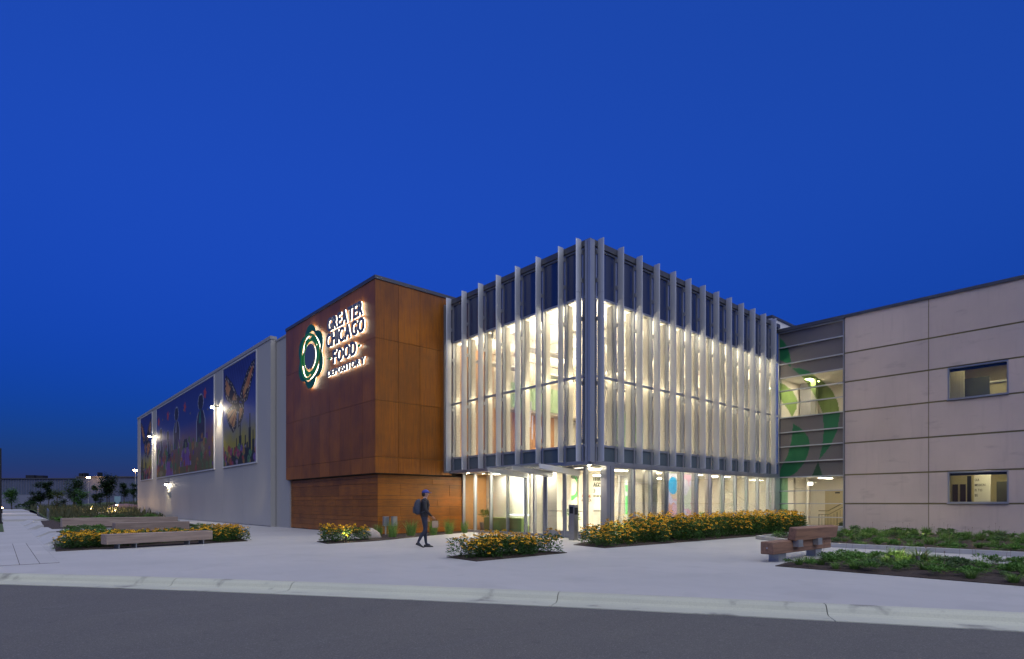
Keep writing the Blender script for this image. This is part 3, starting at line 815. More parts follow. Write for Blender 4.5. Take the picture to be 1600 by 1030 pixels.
ROT_L = Matrix(((0, 0, -1), (-1, 0, 0), (0, 1, 0)))     # text on a wall that faces -x
ROT_R = Matrix(((1, 0, 0), (0, 0, -1), (0, 1, 0)))      # text on a wall that faces -y

def flat_letters(txt, width, cap, fix, place, parent, mat, rot, extrude=0.004, bold=0.0, name="letter", tightness=1.0):
    """letters of one line, each a part; place(s) gives the point at distance s from the line's start"""
    probe, a, b = text_mesh("H", 1.0, 0, mat)
    hcap = max(v.co.y for v in probe.vertices); bpy.data.meshes.remove(probe)
    size = cap / hcap
    items, cur = [], 0.0
    for ch in txt:
        if ch == ' ':
            cur += 0.3 * size; continue
        me, a, b = text_mesh(ch, size, extrude, mat, bold * size, name)
        items.append((me, cur - a)); cur += (b - a) + 0.10 * size
    total = cur - 0.10 * size
    k = width / total
    out = []
    for me, off in items:
        o = bpy.data.objects.new(name, me); o.parent = parent
        o.matrix_basis = Matrix.Translation(place(off * k)) @ rot.to_4x4() @ Matrix.Diagonal((k, 1, 1, 1))
        C.objects.link(o); out.append(o)
    return out

M['letter'] = pmat("slate_letter", (0.10, 0.13, 0.19), 0.5)
M['halo'] = emat("sign_led", (1.0, 0.92, 0.76), 3.0)
M['lgreen'] = pmat("logo_green", (0.04, 0.36, 0.07), 0.45)
M['lgreen2'] = pmat("logo_dark_green", (0.012, 0.14, 0.06), 0.45)
SX = 12.47
sign = thing("building_sign", "halo-lit letters and green ring emblem on the dark wood face", "sign", (SX, 27, 9))
def line(txt, y_left, width, z, cap, name="letter", mat=M['letter'], bold=0.03, stand=0.13, led=0.6):
    pl = lambda s: Vector((-stand, y_left - s - 27, z - 9))
    ls = flat_letters(txt, width, cap, None, pl, sign, mat, ROT_L, 0.03, bold, name)
    for o in ls:
        c = o.data.copy(); c.materials.clear(); c.materials.append(M['halo'])
        h = bpy.data.objects.new("led_backing", c); h.parent = o
        h.matrix_basis = Matrix.Translation((0, 0, -0.050)) @ Matrix.Diagonal((1, 1, 0.2, 1))
        C.objects.link(h)
line("GREATER", 27.93, 3.77, 9.98, 0.62)
line("CHICAGO", 28.07, 4.05, 9.20, 0.63)
line("FOOD", 27.3, 2.47, 8.30, 0.60)
line("DEPOSITORY", 27.95, 3.95, 7.73, 0.29, bold=0.02)
for y0 in (27.72, 24.62):
    m = MB(); pts = [(-0.22 + 0.44 * k / 8, 0.06 * math.sin(math.pi * k / 8)) for k in range(9)]
    ring = [(p[0], p[1]) for p in pts] + [(p[0], -p[1]) for p in pts[-2:0:-1]]
    m.loft([[(SX - 0.16, y0 - 0.1 - a * 0.8, 8.6 + b) for a, b in ring], [(SX - 0.12, y0 - 0.1 - a * 0.8, 8.6 + b) for a, b in ring]][::-1])
    lf = m.build("leaf_mark", M['lgreen'], sign)
    m = MB(); m.loft([[(SX - 0.115, y0 - 0.1 - a * 0.8, 8.6 + b) for a, b in ring], [(SX - 0.105, y0 - 0.1 - a * 0.8, 8.6 + b) for a, b in ring]][::-1]); m.build("led_backing", M['halo'], lf)
LY, LZ = 30.02, 9.15
def ringplate(name, ro, ri, x0, x1, mat, parent=sign, n=96):
    m = MB(); vs, fs = [], []
    for k in range(n):
        t = 2 * math.pi * k / n
        for r in (ro(t), ri(t)):
            for x in (x0, x1):
                vs.append((x, LY - r * math.cos(t), LZ + r * math.sin(t)))
    for k in range(n):
        a, b = 4 * k, 4 * ((k + 1) % n)
        fs += [(a, b, b + 1, a + 1), (a + 2, a + 3, b + 3, b + 2), (a, a + 2, b + 2, b), (a + 1, b + 1, b + 3, a + 3)]
    m.add(vs, fs)
    return m.build(name, mat, parent)
def lobes(r0, amp, n, ph): return lambda t: r0 + amp * abs(math.sin(n / 2 * (t - ph)))
outer_o = lobes(1.38, 0.30, 6, math.radians(60)); outer_i = lambda t: 1.27 + 0.05 * math.cos(6 * (t - 0.3))
p1_ = ringplate("outer_petal_ring", outer_o, outer_i, SX - 0.17, SX - 0.12, M['lgreen2'])
ringplate("led_backing", lambda t: outer_o(t) - 0.03, lambda t: outer_i(t) + 0.03, SX - 0.115, SX - 0.10, M['halo'], p1_)
mid_o = lambda t: 1.22 + 0.05 * math.cos(3 * t); mid_i = lambda t: 1.08 + 0.05 * math.cos(3 * t)
p2_ = ringplate("middle_ring", mid_o, mid_i, SX - 0.22, SX - 0.18, M['lgreen'])
ringplate("led_backing", lambda t: mid_o(t) - 0.05, lambda t: mid_i(t) + 0.05, SX - 0.115, SX - 0.10, M['halo'], p2_)
in_o = lobes(0.90, 0.20, 6, math.radians(30)); in_i = lambda t: 0.80
p3_ = ringplate("inner_petal_ring", in_o, in_i, SX - 0.17, SX - 0.13, M['lgreen'])
ringplate("led_backing", lambda t: in_o(t) - 0.06, lambda t: in_i(t) + 0.05, SX - 0.115, SX - 0.10, M['halo'], p3_)
p4_ = ringplate("centre_disc", lambda t: 0.66, lambda t: 0.002, SX - 0.20, SX - 0.13, M['letter'])
ringplate("led_backing", lambda t: 0.63, lambda t: 0.45, SX - 0.115, SX - 0.10, M['halo'], p4_)

# house number on the door glass, emblem and words on the lobby wall
num = thing("house_number", "grey numerals 4100 on the glass of the right entrance door", "number", (17.4, 15.9, 2.4))
flat_letters("4100", 0.44, 0.17, None, lambda s: Vector((0.005, 0.22 - s, 0.0)), num, pmat("grey_vinyl", (0.12, 0.12, 0.13), 0.5), ROT_L, 0.004, 0.012, "numeral")
lob = thing("lobby_wall_sign", "green ring emblem with grey words on the rear wall of the lobby", "sign", (22.6, 20.9, 1.6))
gm = pmat("wall_letter_grey", (0.16, 0.18, 0.14), 0.5)
for wd, z, wth in (("GREATER", 1.05, 1.25), ("CHICAGO", 0.72, 1.3), ("FOOD", 0.38, 0.8), ("DEPOSITORY", 0.16, 1.3)):
    flat_letters(wd, wth, 0.23 if z > 0.3 else 0.11, None, lambda s, z=z: Vector((1.1 + s, -0.02, z)), lob, gm, ROT_R, 0.015, 0.01)
m = MB(); vs, fs = [], []
for k in range(40):
    t = 2 * math.pi * k / 40
    for r in (0.66 + 0.08 * abs(math.sin(3 * t)), 0.47):
        vs.append((r * math.cos(t), -0.02, 0.7 + r * math.sin(t)))
for k in range(40):
    a, b = 2 * k, 2 * ((k + 1) % 40); fs.append((a, b, b + 1, a + 1))
m.add(vs, fs); m.build("emblem_ring", pmat("wall_logo_green", (0.12, 0.5, 0.14), 0.5), lob, local=True)
fa = thing("partner_wall_words", "small red and grey words on the lobby wall left of the green emblem", "lettering", (20.7, 18.2, 1.5))
flat_letters("FEEDING", 0.62, 0.12, None, lambda s: Vector((-0.3 + s, -0.02, 0.19)), fa, pmat("rust_vinyl", (0.45, 0.10, 0.04), 0.5), ROT_R, 0.005, 0.012)
flat_letters("AMERICA", 0.72, 0.12, None, lambda s: Vector((-0.35 + s, -0.02, 0.0)), fa, pmat("brown_vinyl", (0.22, 0.18, 0.16), 0.5), ROT_R, 0.005, 0.012)
MB().box(20.2, 21.24, 18.21, 18.3, 0.03, 2.85).build("lobby_pier", M['cream'], pav)
mis = thing("mission_words", "black words on the white wall seen through the lower window", "lettering", (34.2, 6.07, 1.4))
for i, wd in enumerate(("OUR", "MISSION", "IS TO", "BE")):
    flat_letters(wd, 0.055 * len(wd), 0.11, None, lambda s, i=i: Vector((-0.01, 0.0 - s, 1.05 - 0.24 * i)), mis, M['black'], ROT_L, 0.004, 0.012)

# ------------------------------------------------------------------ murals
from mathutils import noise as mnoise
def nz(a, b, k, o=0.0): return mnoise.noise(Vector((a * k + o, b * k, o)))
def lerp3(a, b, t):
    t = max(0.0, min(1.0, t)); return tuple(a[i] + (b[i] - a[i]) * t for i in range(3))
LW = [(.05, .90), (.10, .93), (.19, .88), (.30, .82), (.40, .74), (.49, .65), (.48, .58), (.30, .60), (.10, .68), (.03, .78)]
RW = [(.97, .93), (.96, .84), (.88, .74), (.76, .59), (.64, .57), (.51, .62), (.60, .74), (.74, .855), (.88, .92)]
LL = [(.10, .57), (.12, .48), (.20, .40), (.33, .32), (.43, .36), (.485, .58), (.30, .60)]
RL = [(.66, .57), (.66, .47), (.58, .40), (.49, .35), (.485, .45), (.485, .60)]
TOW = [(.38, .03, .18), (.44, .025, .26), (.55, .035, .38), (.62, .02, .2), (.70, .03, .27), (.83, .035, .46), (.92, .03, .3), (.3, .05, .12), (.76, .04, .2), (.16, .05, .1)]
rgm = random.Random(11)
BLOB = [(rgm.random(), rgm.uniform(.01, .17), rgm.uniform(.02, .05), rgm.choice([(.30, .05, .12), (.28, .16, .03), (.16, .09, .30), (.08, .2, .08), (.3, .05, .03), (.25, .2, .28), (.05, .07, .1)])) for _ in range(46)]
def edge_dist(poly, x, y):
    d = 9
    for i in range(len(poly)):
        x0, y0 = poly[i - 1]; x1, y1 = poly[i]
        dx, dy = x1 - x0, y1 - y0
        t = max(0, min(1, ((x - x0) * dx + (y - y0) * dy) / (dx * dx + dy * dy + 1e-9)))
        d = min(d, math.hypot(x - x0 - t * dx, y - y0 - t * dy))
    return d
def butterfly(a, b):
    c = lerp3((.012, .02, .16), (.03, .06, .30), (1 - b) * 1.6 + 0.25 * nz(a, b, 5))
    if math.sin((a * 2.2 + b) * 42) > 0.75 and b > .45: c = lerp3(c, (.06, .09, .33), 0.35)
    if b < .55: c = lerp3(c, (.10, .14, .28), (.55 - b) * 4)
    if b < .46: c = lerp3(c, (.30, .26, .03), (.46 - b) * 4.5 + 0.3 * nz(a, b, 7))
    for p in (LW, RW, LL, RL):
        if inpoly(p, a, b):
            d = edge_dist(p, a, b)
            if d < .045:
                c = (.008, .006, .008)
                if (int(a * 55) + int(b * 60)) % 3 == 0 and nz(a, b, 40) > -.05 and d > .012: c = (.5, .42, .34)
            else:
                vein = abs(math.sin(math.atan2(b - .58, a - .49) * 9))
                c = lerp3((.40, .13, .035), (.45, .24, .08), 0.5 + nz(a, b, 12)) if vein > .28 else (.02, .012, .01)
                if p in (LW, RW) and nz(a, b, 6, 3) < -.12: c = (.012, .008, .01)
    if math.hypot((a - .49) * 2.2, (b - .59)) < .085: c = (.01, .008, .008)
    for ta, tw, th in TOW:
        if abs(a - ta) < tw * (1 if b < th * .72 else .45) and b < th: c = (.008, .012, .012)
    if b < .10 + .04 * nz(a, 0, 6): c = (.012, .018, .016)
    for x, y, r, col in BLOB:
        if math.hypot(a - x, (b - y)) < r * (1 + .5 * nz(a, b, 25)): c = lerp3(col, (.02, .02, .03), abs(nz(a, b, 30)))
    return c
FIG = [(.10, .70, .045, .16), (.25, .62, .04, .13), (.42, .88, .055, .17), (.82, .88, .06, .17)]
DRESS = [(.28, .30, .07), (.58, .42, .085)]
VEG = [(rgm.random(), rgm.uniform(.02, .40), rgm.uniform(.014, .04), rgm.choice([(.42, .20, .03), (.05, .22, .06), (.35, .07, .04), (.30, .26, .12), (.16, .05, .26), (.12, .2, .05)])) for _ in range(110)]
STAR = [(.05, .80), (.25, .82), (.57, .82), (.88, .86)]
def figures(a, b):
    c = lerp3((.02, .03, .19), (.03, .07, .30), (1 - b) * 1.4 + .2 * nz(a * 3, b, 4))
    if b < .62: c = lerp3(c, (.20, .10, .10), (.62 - b) * 3.5)
    if b < .42: c = lerp3(c, (.12, .10, .03), (.42 - b) * 3 + .35 * nz(a * 3, b, 9))
    if b < .5: c = lerp3(c, (.22, .12, .03), .8 * max(0, nz(a * 3, b * .5, 16)))
    for x, y in STAR:
        r = math.hypot((a - x) * 3, b - y); t = math.atan2(b - y, (a - x) * 3)
        if r < .05 * (0.6 + .7 * abs(math.cos(2.5 * t))): c = (.40, .05, .05)
    for k in range(9):
        x, y = (k * .37 + .18) % 1, .62 + (k * .173) % .3
        if math.hypot((a - x) * 3, b - y) < .014: c = (.32, .26, .06)
    for x, top, w, hd in FIG:
        da = (a - x) * 1.0
        yy = top - b
        hw = .62 * w * math.sqrt(max(0.0, 1 - ((yy - hd * .55) / (hd * .55)) ** 2)) if yy < hd * 1.0 else 0
        ww = max(hw, .22 * w if yy > hd * .85 else 0, w * min(1.0, .55 + (yy - hd * 1.15) * 4) if yy > hd * 1.15 else 0, 1e-4)
        if 0 < yy < .55 and abs(da) < ww * 1.14:
            c = (.34, .36, .42) if abs(da) > ww * .97 or yy < .012 else lerp3((.018, .016, .03), (.07, .05, .10), max(0, yy - hd) * 2 + .4 * nz(a * 3, b, 10))
            if yy > hd and abs(da + ww * .2) < ww * .25 and yy < hd + .16: c = lerp3(c, (.25, .25, .34), .8) if x < .5 else lerp3(c, (.03, .18, .14), .8)
    for x, top, w in DRESS:
        yy = top - b; ww = w * min(1, .35 + yy * 2.2)
        if 0 < yy < .33 and abs(a - x) < ww: c = lerp3((.13, .05, .20), (.22, .10, .30), .5 + math.sin((a - x) / ww * 14) * .4) if yy > .1 else (.015, .013, .03)
        elif 0 < yy < .33 and abs(a - x) < ww * 1.1: c = (.30, .28, .38)
    if b < .46:
        for x, y, r, col in VEG:
            if math.hypot((a - x) * 3, b - y) < r * (1 + .4 * nz(a * 3, b, 22)) * 1.3: c = lerp3(col, (.03, .03, .03), .3 + .5 * nz(a * 3, b, 30))
    return c
M['mural'] = attrmat("mural_print", 0.6)
M['frame_white'] = pmat("mural_frame", (0.55, 0.56, 0.58), 0.5, metal=0.2)
def mural(yl, yr, fn, na, nb, label):
    z0, z1 = 4.05, 11.12
    t = thing("mural", label, "mural", (12.3, yr, z0), 0, "murals on the grey hall")
    MB().box(12.25, 12.295, yr, yl, z0, z1).build("backing", M['greytrim'], t)
    attr_grid("canvas", lambda s, z: tuple(0.9 * q for q in fn((yl - s) / (yl - yr), (z - z0) / (z1 - z0))), na, nb, yl - 0.04, yr + 0.04, z0 + 0.04, z1 - 0.04, lambda s, z: (12.244, s, z), M['mural'], t)
    for (a, b, c, d) in ((yr - 0.07, yr, z0 - 0.07, z1 + 0.07), (yl, yl + 0.07, z0 - 0.07, z1 + 0.07), (yr, yl, z0 - 0.07, z0), (yr, yl, z1, z1 + 0.07)):
        MB().box(12.22, 12.298, a, b, c, d).build("frame_bar", M['frame_white'], t)
mural(45.6, 38.4, butterfly, 130, 130, "mural panel with a large orange butterfly over a skyline, nearest the corner")
mural(69.4, 48.05, figures, 210, 110, "wide middle mural panel of figures among flowers and harvest under blue sky")
mural(78.5, 71.8, lambda a, b: butterfly(1 - a, b), 60, 80, "narrow mural panel with butterfly at the far end of the hall")

# ------------------------------------------------------------------ lamps on the grey hall
M['led'] = emat("flood_led", (1.0, 0.86, 0.62), 160.0)
M['led2'] = emat("small_led", (1.0, 0.84, 0.55), 120.0)
def spot(parent, loc, target, watts, angle, col=(1.0, 0.84, 0.6), blend=0.6, r=0.08):
    l = bpy.data.lights.new("beam", 'SPOT'); l.energy = watts; l.spot_size = math.radians(angle); l.spot_blend = blend
    l.color = col; l.shadow_soft_size = r
    o = bpy.data.objects.new("beam", l); o.parent = parent; o.location = loc
    o.rotation_euler = (Vector(target) - Vector(loc)).to_track_quat('-Z', 'Y').to_euler()
    C.objects.link(o)
for (y, z, lab) in ((46.85, 8.55, "bright floodlight on the grey wall beside the nearest mural"), (70.6, 8.45, "bright floodlight on the grey wall beside the far narrow mural")):
    t = thing("floodlight", lab, "wall light", (12.3, y, z), 0, "floodlights on the grey hall")
    MB().box(-0.34, 0, -0.06, 0.06, 0.02, 0.10).build("arm", M['black'], t, local=True)
    MB().box(-0.60, -0.345, -0.16, 0.16, 0.0, 0.10).build("head", M['black'], t, local=True)
    MB().box(-0.56, -0.38, -0.10, 0.10, -0.10, -0.003).build("lens", M['led'], t, local=True)
    spot(t, (-0.5, 0, -0.12), (-0.1, 0, -4), 260, 85, blend=0.8, r=0.2)
t = thing("small_wall_light", "small wall light low on the grey hall below the wide mural", "wall light", (12.3, 63.9, 3.25))
MB().box(-0.3, 0, -0.05, 0.05, 0.1, 0.2).build("arm", M['black'], t, local=True)
MB().box(-0.42, -0.12, -0.14, 0.14, 0.0, 0.097).build("head", M['black'], t, local=True)
MB().box(-0.34, -0.20, -0.07, 0.07, -0.08, -0.003).build("lens", M['led'], t, local=True)
spot(t, (-0.25, 0, -0.08), (-0.05, 0, -3), 80, 100, (1.0, 0.85, 0.45), r=0.1)
t = thing("wall_camera_box", "small grey box with a bracket on the grey wall beneath the small light", "box", (12.3, 63.2, 2.2))
MB().box(-0.22, 0, -0.12, 0.12, 0.0, 0.3).build("case", M['galv'], t, local=True)
MB().box(-0.1, 0, -0.03, 0.03, -0.25, 0.0).build("bracket", M['greytrim'], t, local=True)
# downlights in the entrance soffit
for i, (x, y, lab) in enumerate(((16.95, 14.75, "small soffit downlight at the corner of the glass pavilion"), (16.95, 20.3, "small soffit downlight above the second storefront pane"), (16.95, 22.4, "small soffit downlight beside the wood planks"))):
    t = thing("downlight", lab, "downlight", (x, y, 2.883), 0, "soffit downlights")
    m = MB(); m.tube([(0, 0, 0), (0, 0, -0.02)], 0.07, 12); m.build("trim", M['white'], t, local=True)
    m = MB(); m.tube([(0, 0, -0.021), (0, 0, -0.026)], 0.05, 12); m.build("lens", M['led2'], t, local=True)
    spot(t, (0, 0, -0.04), (-0.3, 0, -3), 85, 120, (1.0, 0.82, 0.55))

# ------------------------------------------------------------------ planting
M['leaf_dk'] = leafmat("flower_foliage", (0.041, 0.109, 0.026), (0.084, 0.187, 0.041))
M['leaf_md'] = leafmat("shrub_foliage", (0.070, 0.170, 0.036), (0.150, 0.300, 0.060))
M['leaf_bl'] = leafmat("grey_green_foliage", (0.080, 0.150, 0.060), (0.150, 0.240, 0.090))
M['grass'] = leafmat("grass_blades", (0.094, 0.188, 0.041), (0.188, 0.319, 0.075))
M['meadow'] = leafmat("meadow_grass", (0.058, 0.078, 0.039), (0.117, 0.117, 0.058))
M['petal'] = leafmat("orange_petals", (0.82, 0.42, 0.012), (0.88, 0.52, 0.02), 0.5, 0.3)
M['cone'] = pmat("dark_flower_cone", (0.03, 0.012, 0.006), 0.8)
M['stem'] = pmat("plant_stem", (0.05, 0.08, 0.02), 0.7)
M['seed'] = pmat("seed_head", (0.16, 0.10, 0.06), 0.8)

def leaf(mb, base, d, L, w, up=0.25, mi=0):
    d = Vector(d).normalized(); b = Vector(base)
    side = d.cross(Vector((0, 0, 1)))
    side = side.normalized() if side.length > 1e-3 else Vector((1, 0, 0))
    nrm = side.cross(d)
    mid = b + d * L * 0.5 + nrm * L * up * 0.35
    tip = b + d * L - Vector((0, 0, 1)) * L * up * 0.35
    mb.add([b, mid - side * w / 2, tip, mid + side * w / 2], [(0, 1, 2, 3)], mi)

def rdir(rg, lo=-0.3, hi=0.9):
    t = rg.uniform(0, 2 * math.pi); z = rg.uniform(lo, hi); r = math.sqrt(max(0.02, 1 - z * z))
    return Vector((r * math.cos(t), r * math.sin(t), z))

def flower_meshes(seed, nf):
    rg = random.Random(seed)
    lf = MB()
    for _ in range(150):
        t = rg.uniform(0, 2 * math.pi); h = rg.uniform(0.02, 0.50); r = 0.27 * math.sqrt(rg.random()) * (1.0 - 0.25 * h)
        b = (r * math.cos(t), r * math.sin(t), h)
        d = Vector((math.cos(t) * 0.8 + rg.uniform(-.5, .5), math.sin(t) * 0.8 + rg.uniform(-.5, .5), rg.uniform(-0.2, 0.7)))
        leaf(lf, b, d, rg.uniform(0.09, 0.16), rg.uniform(0.035, 0.06))
    fl = MB(); stems = MB()
    for _ in range(nf):
        t = rg.uniform(0, 2 * math.pi); r = 0.31 * math.sqrt(rg.random()); h = rg.uniform(0.46, 0.70) - 0.25 * (r / 0.31) ** 2 * rg.random() - (0.16 if rg.random() < .25 else 0)
        c = Vector((r * math.cos(t), r * math.sin(t), h))
        ax = Vector((math.cos(t) * rg.uniform(.1, .9) + rg.uniform(-.3, .3), math.sin(t) * rg.uniform(.1, .9) + rg.uniform(-.3, .3), 1)).normalized()
        u = ax.orthogonal().normalized(); v = ax.cross(u)
        R = rg.uniform(0.042, 0.062); n = 10
        for k in range(n):
            a = 2 * math.pi * (k + rg.uniform(-.15, .15)) / n
            p = u * math.cos(a) + v * math.sin(a); q = u * -math.sin(a) + v * math.cos(a)
            droop = -ax * R * rg.uniform(0.05, 0.5)
            fl.add([c + p * R * .2, c + p * R * .7 + q * R * .27 + droop * .3, c + p * R + droop, c + p * R * .7 - q * R * .27 + droop * .3], [(0, 1, 2, 3)], 0)
        cc = c + ax * 0.008
        ring = [cc + (u * math.cos(a) + v * math.sin(a)) * R * .30 for a in [2 * math.pi * k / 6 for k in range(6)]]
        fl.add(ring + [cc + ax * R * .42], [(k, (k + 1) % 6, 6) for k in range(6)], 1)
        stems.tube([(c.x * .6, c.y * .6, max(0.05, h - 0.3)), tuple(c)], 0.004, 3, caps=False)
    return lf.mesh("foliage", M['leaf_dk']), fl.mesh("flowers", [M['petal'], M['cone']]), stems.mesh("stems", M['stem'])
FV = [flower_meshes(40 + i, n) for i, n in enumerate((20, 16, 23, 14, 26))]

def shrub_mesh(seed, mat, r=0.26, h=0.26, n=170, L=(0.06, 0.11), w=(0.022, 0.04), lo=-.1):
    rg = random.Random(seed); m = MB()
    lumps = [(rg.uniform(-.5, .5) * r, rg.uniform(-.5, .5) * r, rg.uniform(.3, .8) * h, rg.uniform(.5, .8)) for _ in range(5)]
    for _ in range(n):
        cx, cy_, cz, k = rg.choice(lumps)
        d = rdir(rg, lo, 1.0)
        b = Vector((cx + d.x * r * .5 * k, cy_ + d.y * r * .5 * k, max(0.02, cz + d.z * h * .4 * k)))
        leaf(m, b, d + Vector((0, 0, rg.uniform(-.1, .7))), rg.uniform(*L), rg.uniform(*w))
    return m.mesh("foliage", mat)

def tuft_mesh(seed, mat, n=110, h=0.75, r0=0.06, spread=0.22, w=0.008):
    rg = random.Random(seed); m = MB()
    for _ in range(n):
        t = rg.uniform(0, 2 * math.pi); rr = r0 * math.sqrt(rg.random())
        b = Vector((rr * math.cos(t), rr * math.sin(t), 0))
        H = h * rg.uniform(.4, 1.0); out = spread * rg.uniform(.15, 1.0)
        d = Vector((math.cos(t + rg.uniform(-.5, .5)), math.sin(t + rg.uniform(-.5, .5)), 0))
        s = Vector((-d.y, d.x, 0)) * w * rg.uniform(.6, 1.3)
        p1 = b + d * out * .3 + Vector((0, 0, H * .55)); p2 = b + d * out + Vector((0, 0, H * rg.uniform(.85, 1.0)))
        m.add([b - s, b + s, p1 + s * .8, p1 - s * .8, p2], [(0, 1, 2, 3), (3, 2, 4)])
    return m.mesh("blades", mat)
SV = [shrub_mesh(60 + i, M['leaf_md'] if i % 3 else M['leaf_bl']) for i in range(6)]
SG = [tuft_mesh(80 + i, M['grass'], 130, 0.32, 0.09, 0.28, 0.008) for i in range(4)]
TG = [tuft_mesh(90 + i, M['grass'], 190, 0.86, 0.17, 0.38, 0.0065) for i in range(4)]

def poly_area_pts(poly, step, rg, jit=0.35):
    xs = [p[0] for p in poly]; ys = [p[1] for p in poly]
    out = []
    y = min(ys); k = 0
    while y <= max(ys):
        x = min(xs) + (step / 2 if k % 2 else 0)
        while x <= max(xs):
            px, py = x + rg.uniform(-jit, jit) * step, y + rg.uniform(-jit, jit) * step
            if inpoly(poly, px, py) and edge_dist(poly, px, py) > step * 0.22: out.append((px, py))
            x += step
        y += step * 0.87; k += 1
    return out

def bed(name, poly, mat=None, z=0.016, nsub=0):
    cx = sum(p[0] for p in poly) / len(poly); cy_ = sum(p[1] for p in poly) / len(poly)
    m = MB()
    rings = [[(p[0], p[1], -0.02) for p in poly], [(p[0], p[1], z) for p in poly],
             [(cx + (p[0] - cx) * .85, cy_ + (p[1] - cy_) * .85, z + 0.03) for p in poly]]
    m.loft(rings)
    o = m.build(name, mat or M['mulch'])
    return tag(o, kind="structure")

def flower(x, y, sc, label, group, rg):
    t = thing("flowering_plant", label, "flower", (x, y, 0.02), rg.uniform(0, 6.28), group)
    k = rg.choice(FV)
    sz = sc * rg.uniform(.88, 1.12)
    s3 = (sz ** .5, sz ** .5, sz)
    for nm, me in zip(("foliage", "flowers", "stems"), k): inst(nm, me, t, sc=s3)["kind"] = "stuff"
def shrub(x, y, sc, label, group, rg, kind=None):
    r = rg.random()
    if kind == 'tuft' or (kind is None and r < .28):
        k = sc * rg.uniform(.7, 1.05)
        o = inst("grass_tuft", rg.choice(SG), None, (x, y, 0.03), rg.uniform(0, 6.28), (k, k, k * .85))
        tag(o, label.replace("leafy clump", "grass tuft"), "grass tuft", group.replace("clumps", "tufts"))
    else:
        k = sc * rg.uniform(.7, 1.3)
        o = inst("leafy_clump", rg.choice(SV), None, (x, y, 0.03), rg.uniform(0, 6.28), (k, k, k * rg.uniform(.55, .8)))
        tag(o, label, "plant", group)

rg = random.Random(21)
# small bed on the plaza
bedB = [(8.75, 12.5), (8.65, 11.1), (12.1, 11.35), (11.9, 12.7)]
bed("planting_bed", bedB)
for x, y in poly_area_pts(bedB, 0.40, rg): flower(x, y, 0.92, "orange coneflower plant in the %s %s of the small plaza bed" % ("front" if y < 11.75 else "rear", "left end" if x < 9.8 else "middle" if x < 10.9 else "right end"), "coneflowers of the small plaza bed", rg)
# long bed along the right facade
bedC = [(14.55, 13.35), (14.25, 11.75), (20, 11.7), (26, 11.75), (31.2, 12.2), (31.9, 13.6), (17.6, 13.95), (15.6, 13.9)]
bed("planting_bed", bedC)
for x, y in poly_area_pts(bedC, 0.56, rg, 0.3):
    zone = ("by the entrance pedestal" if x < 16.6 else "beside the corner post" if x < 19 else "before the cream column" if x < 22 else "before the glowing display" if x < 25 else "before the plain panes" if x < 28 else "behind the brown bench")
    row = "front edge" if y < 12.35 else "middle row" if y < 13.05 else "rear row"
    flower(x, y, 0.72 + min(0.78, (x - 14.2) * 0.18), "orange coneflower plant in the %s of the long bed, %s" % (row, zone), "coneflowers of the long facade bed", rg)
# corner bed by the wood block, with the boulder
bedA = [(8.55, 19.35), (8.75, 20.75), (11.3, 20.7), (12.6, 23.2), (17.2, 23.3), (17.0, 22.7), (14.5, 21.6), (11.6, 20.1), (10.2, 19.55)]
bed("planting_bed", bedA)
for x, y in ((8.75, 19.65), (8.95, 20.05), (9.0, 20.45), (9.35, 19.8), (9.5, 20.3), (9.85, 19.9), (10.0, 20.4), (10.3, 20.1), (10.45, 20.5)):
    flower(x, y, 0.95, "orange coneflower plant in the corner bed, %s row, %s the pale boulder" % ("front" if y < 20.2 else "rear", "farthest from" if x < 9.2 else "midway to" if x < 9.9 else "touching"), "coneflowers of the corner bed", rg)
for i, (px, py, lab) in enumerate(((591, 840, "short dark grass clump right of the pale boulder"), (612.6, 841, "grass clump in front of the two meter boxes"), (642, 838.5, "bright grass clump behind the walking person's back"),
                                   (676.7, 837, "grass clump beside the walking person's hand"), (701.7, 835.5, "tall grass clump before the wood planks near the glass"), (726, 833.5, "grass clump at the foot of the first storefront pane"))):
    p = G(px, py)
    o = inst("ornamental_grass", TG[i % 4], None, (p.x, p.y, 0.03), i * 1.3, (0.8, 1.0, 1.02, 0.95, 1.0, 0.85)[i])
    tag(o, lab, "grass", "ornamental grasses along the wood planks")
def rock(name, c, r, sq, label, seed, mat, group=None):
    bm = bmesh.new(); bmesh.ops.create_icosphere(bm, subdivisions=3, radius=1.0)
    for v in bm.verts:
        n = mnoise.noise(v.co * 1.3 + Vector((seed, 0, 0))) * 0.35 + mnoise.noise(v.co * 4 + Vector((0, seed, 0))) * 0.08
        v.co = Vector((v.co.x * sq[0], v.co.y * sq[1], v.co.z * sq[2])) * (1 + n) * r
    me = bpy.data.meshes.new(name); bm.to_mesh(me); bm.free()
    me.polygons.foreach_set("use_smooth", [True] * len(me.polygons)); me.materials.append(mat)
    o = inst(name, me, None, c)
    return tag(o, label, "boulder", group)
M['rock'] = pmat("pale_granite", (0.40, 0.36, 0.33), 0.8, layers=((5, (1, 1, 1), 5, 0.4, 0.7, (0.26, 0.22, 0.21), 0.8), (30, (1, 1, 1), 4, 0.5, 0.7, (0.5, 0.47, 0.44), 0.6)), bump=(14, 0.6, 0.03))
M['rock2'] = pmat("red_granite", (0.22, 0.13, 0.12), 0.85, layers=((3, (1, 1, 1), 5, 0.4, 0.7, (0.14, 0.09, 0.10), 0.8),))
p = G(578, 842); rock("boulder", (p.x, p.y, 0.14), 0.34, (1.25, 1.0, 0.8), "pale rounded boulder beside the orange flowers near the wood block corner", 3.0, M['rock'])
mt = thing("meter_boxes", "two grey utility boxes on short posts before the wood planks", "utility box", tuple(G(603, 837)))
p0 = G(603, 837)
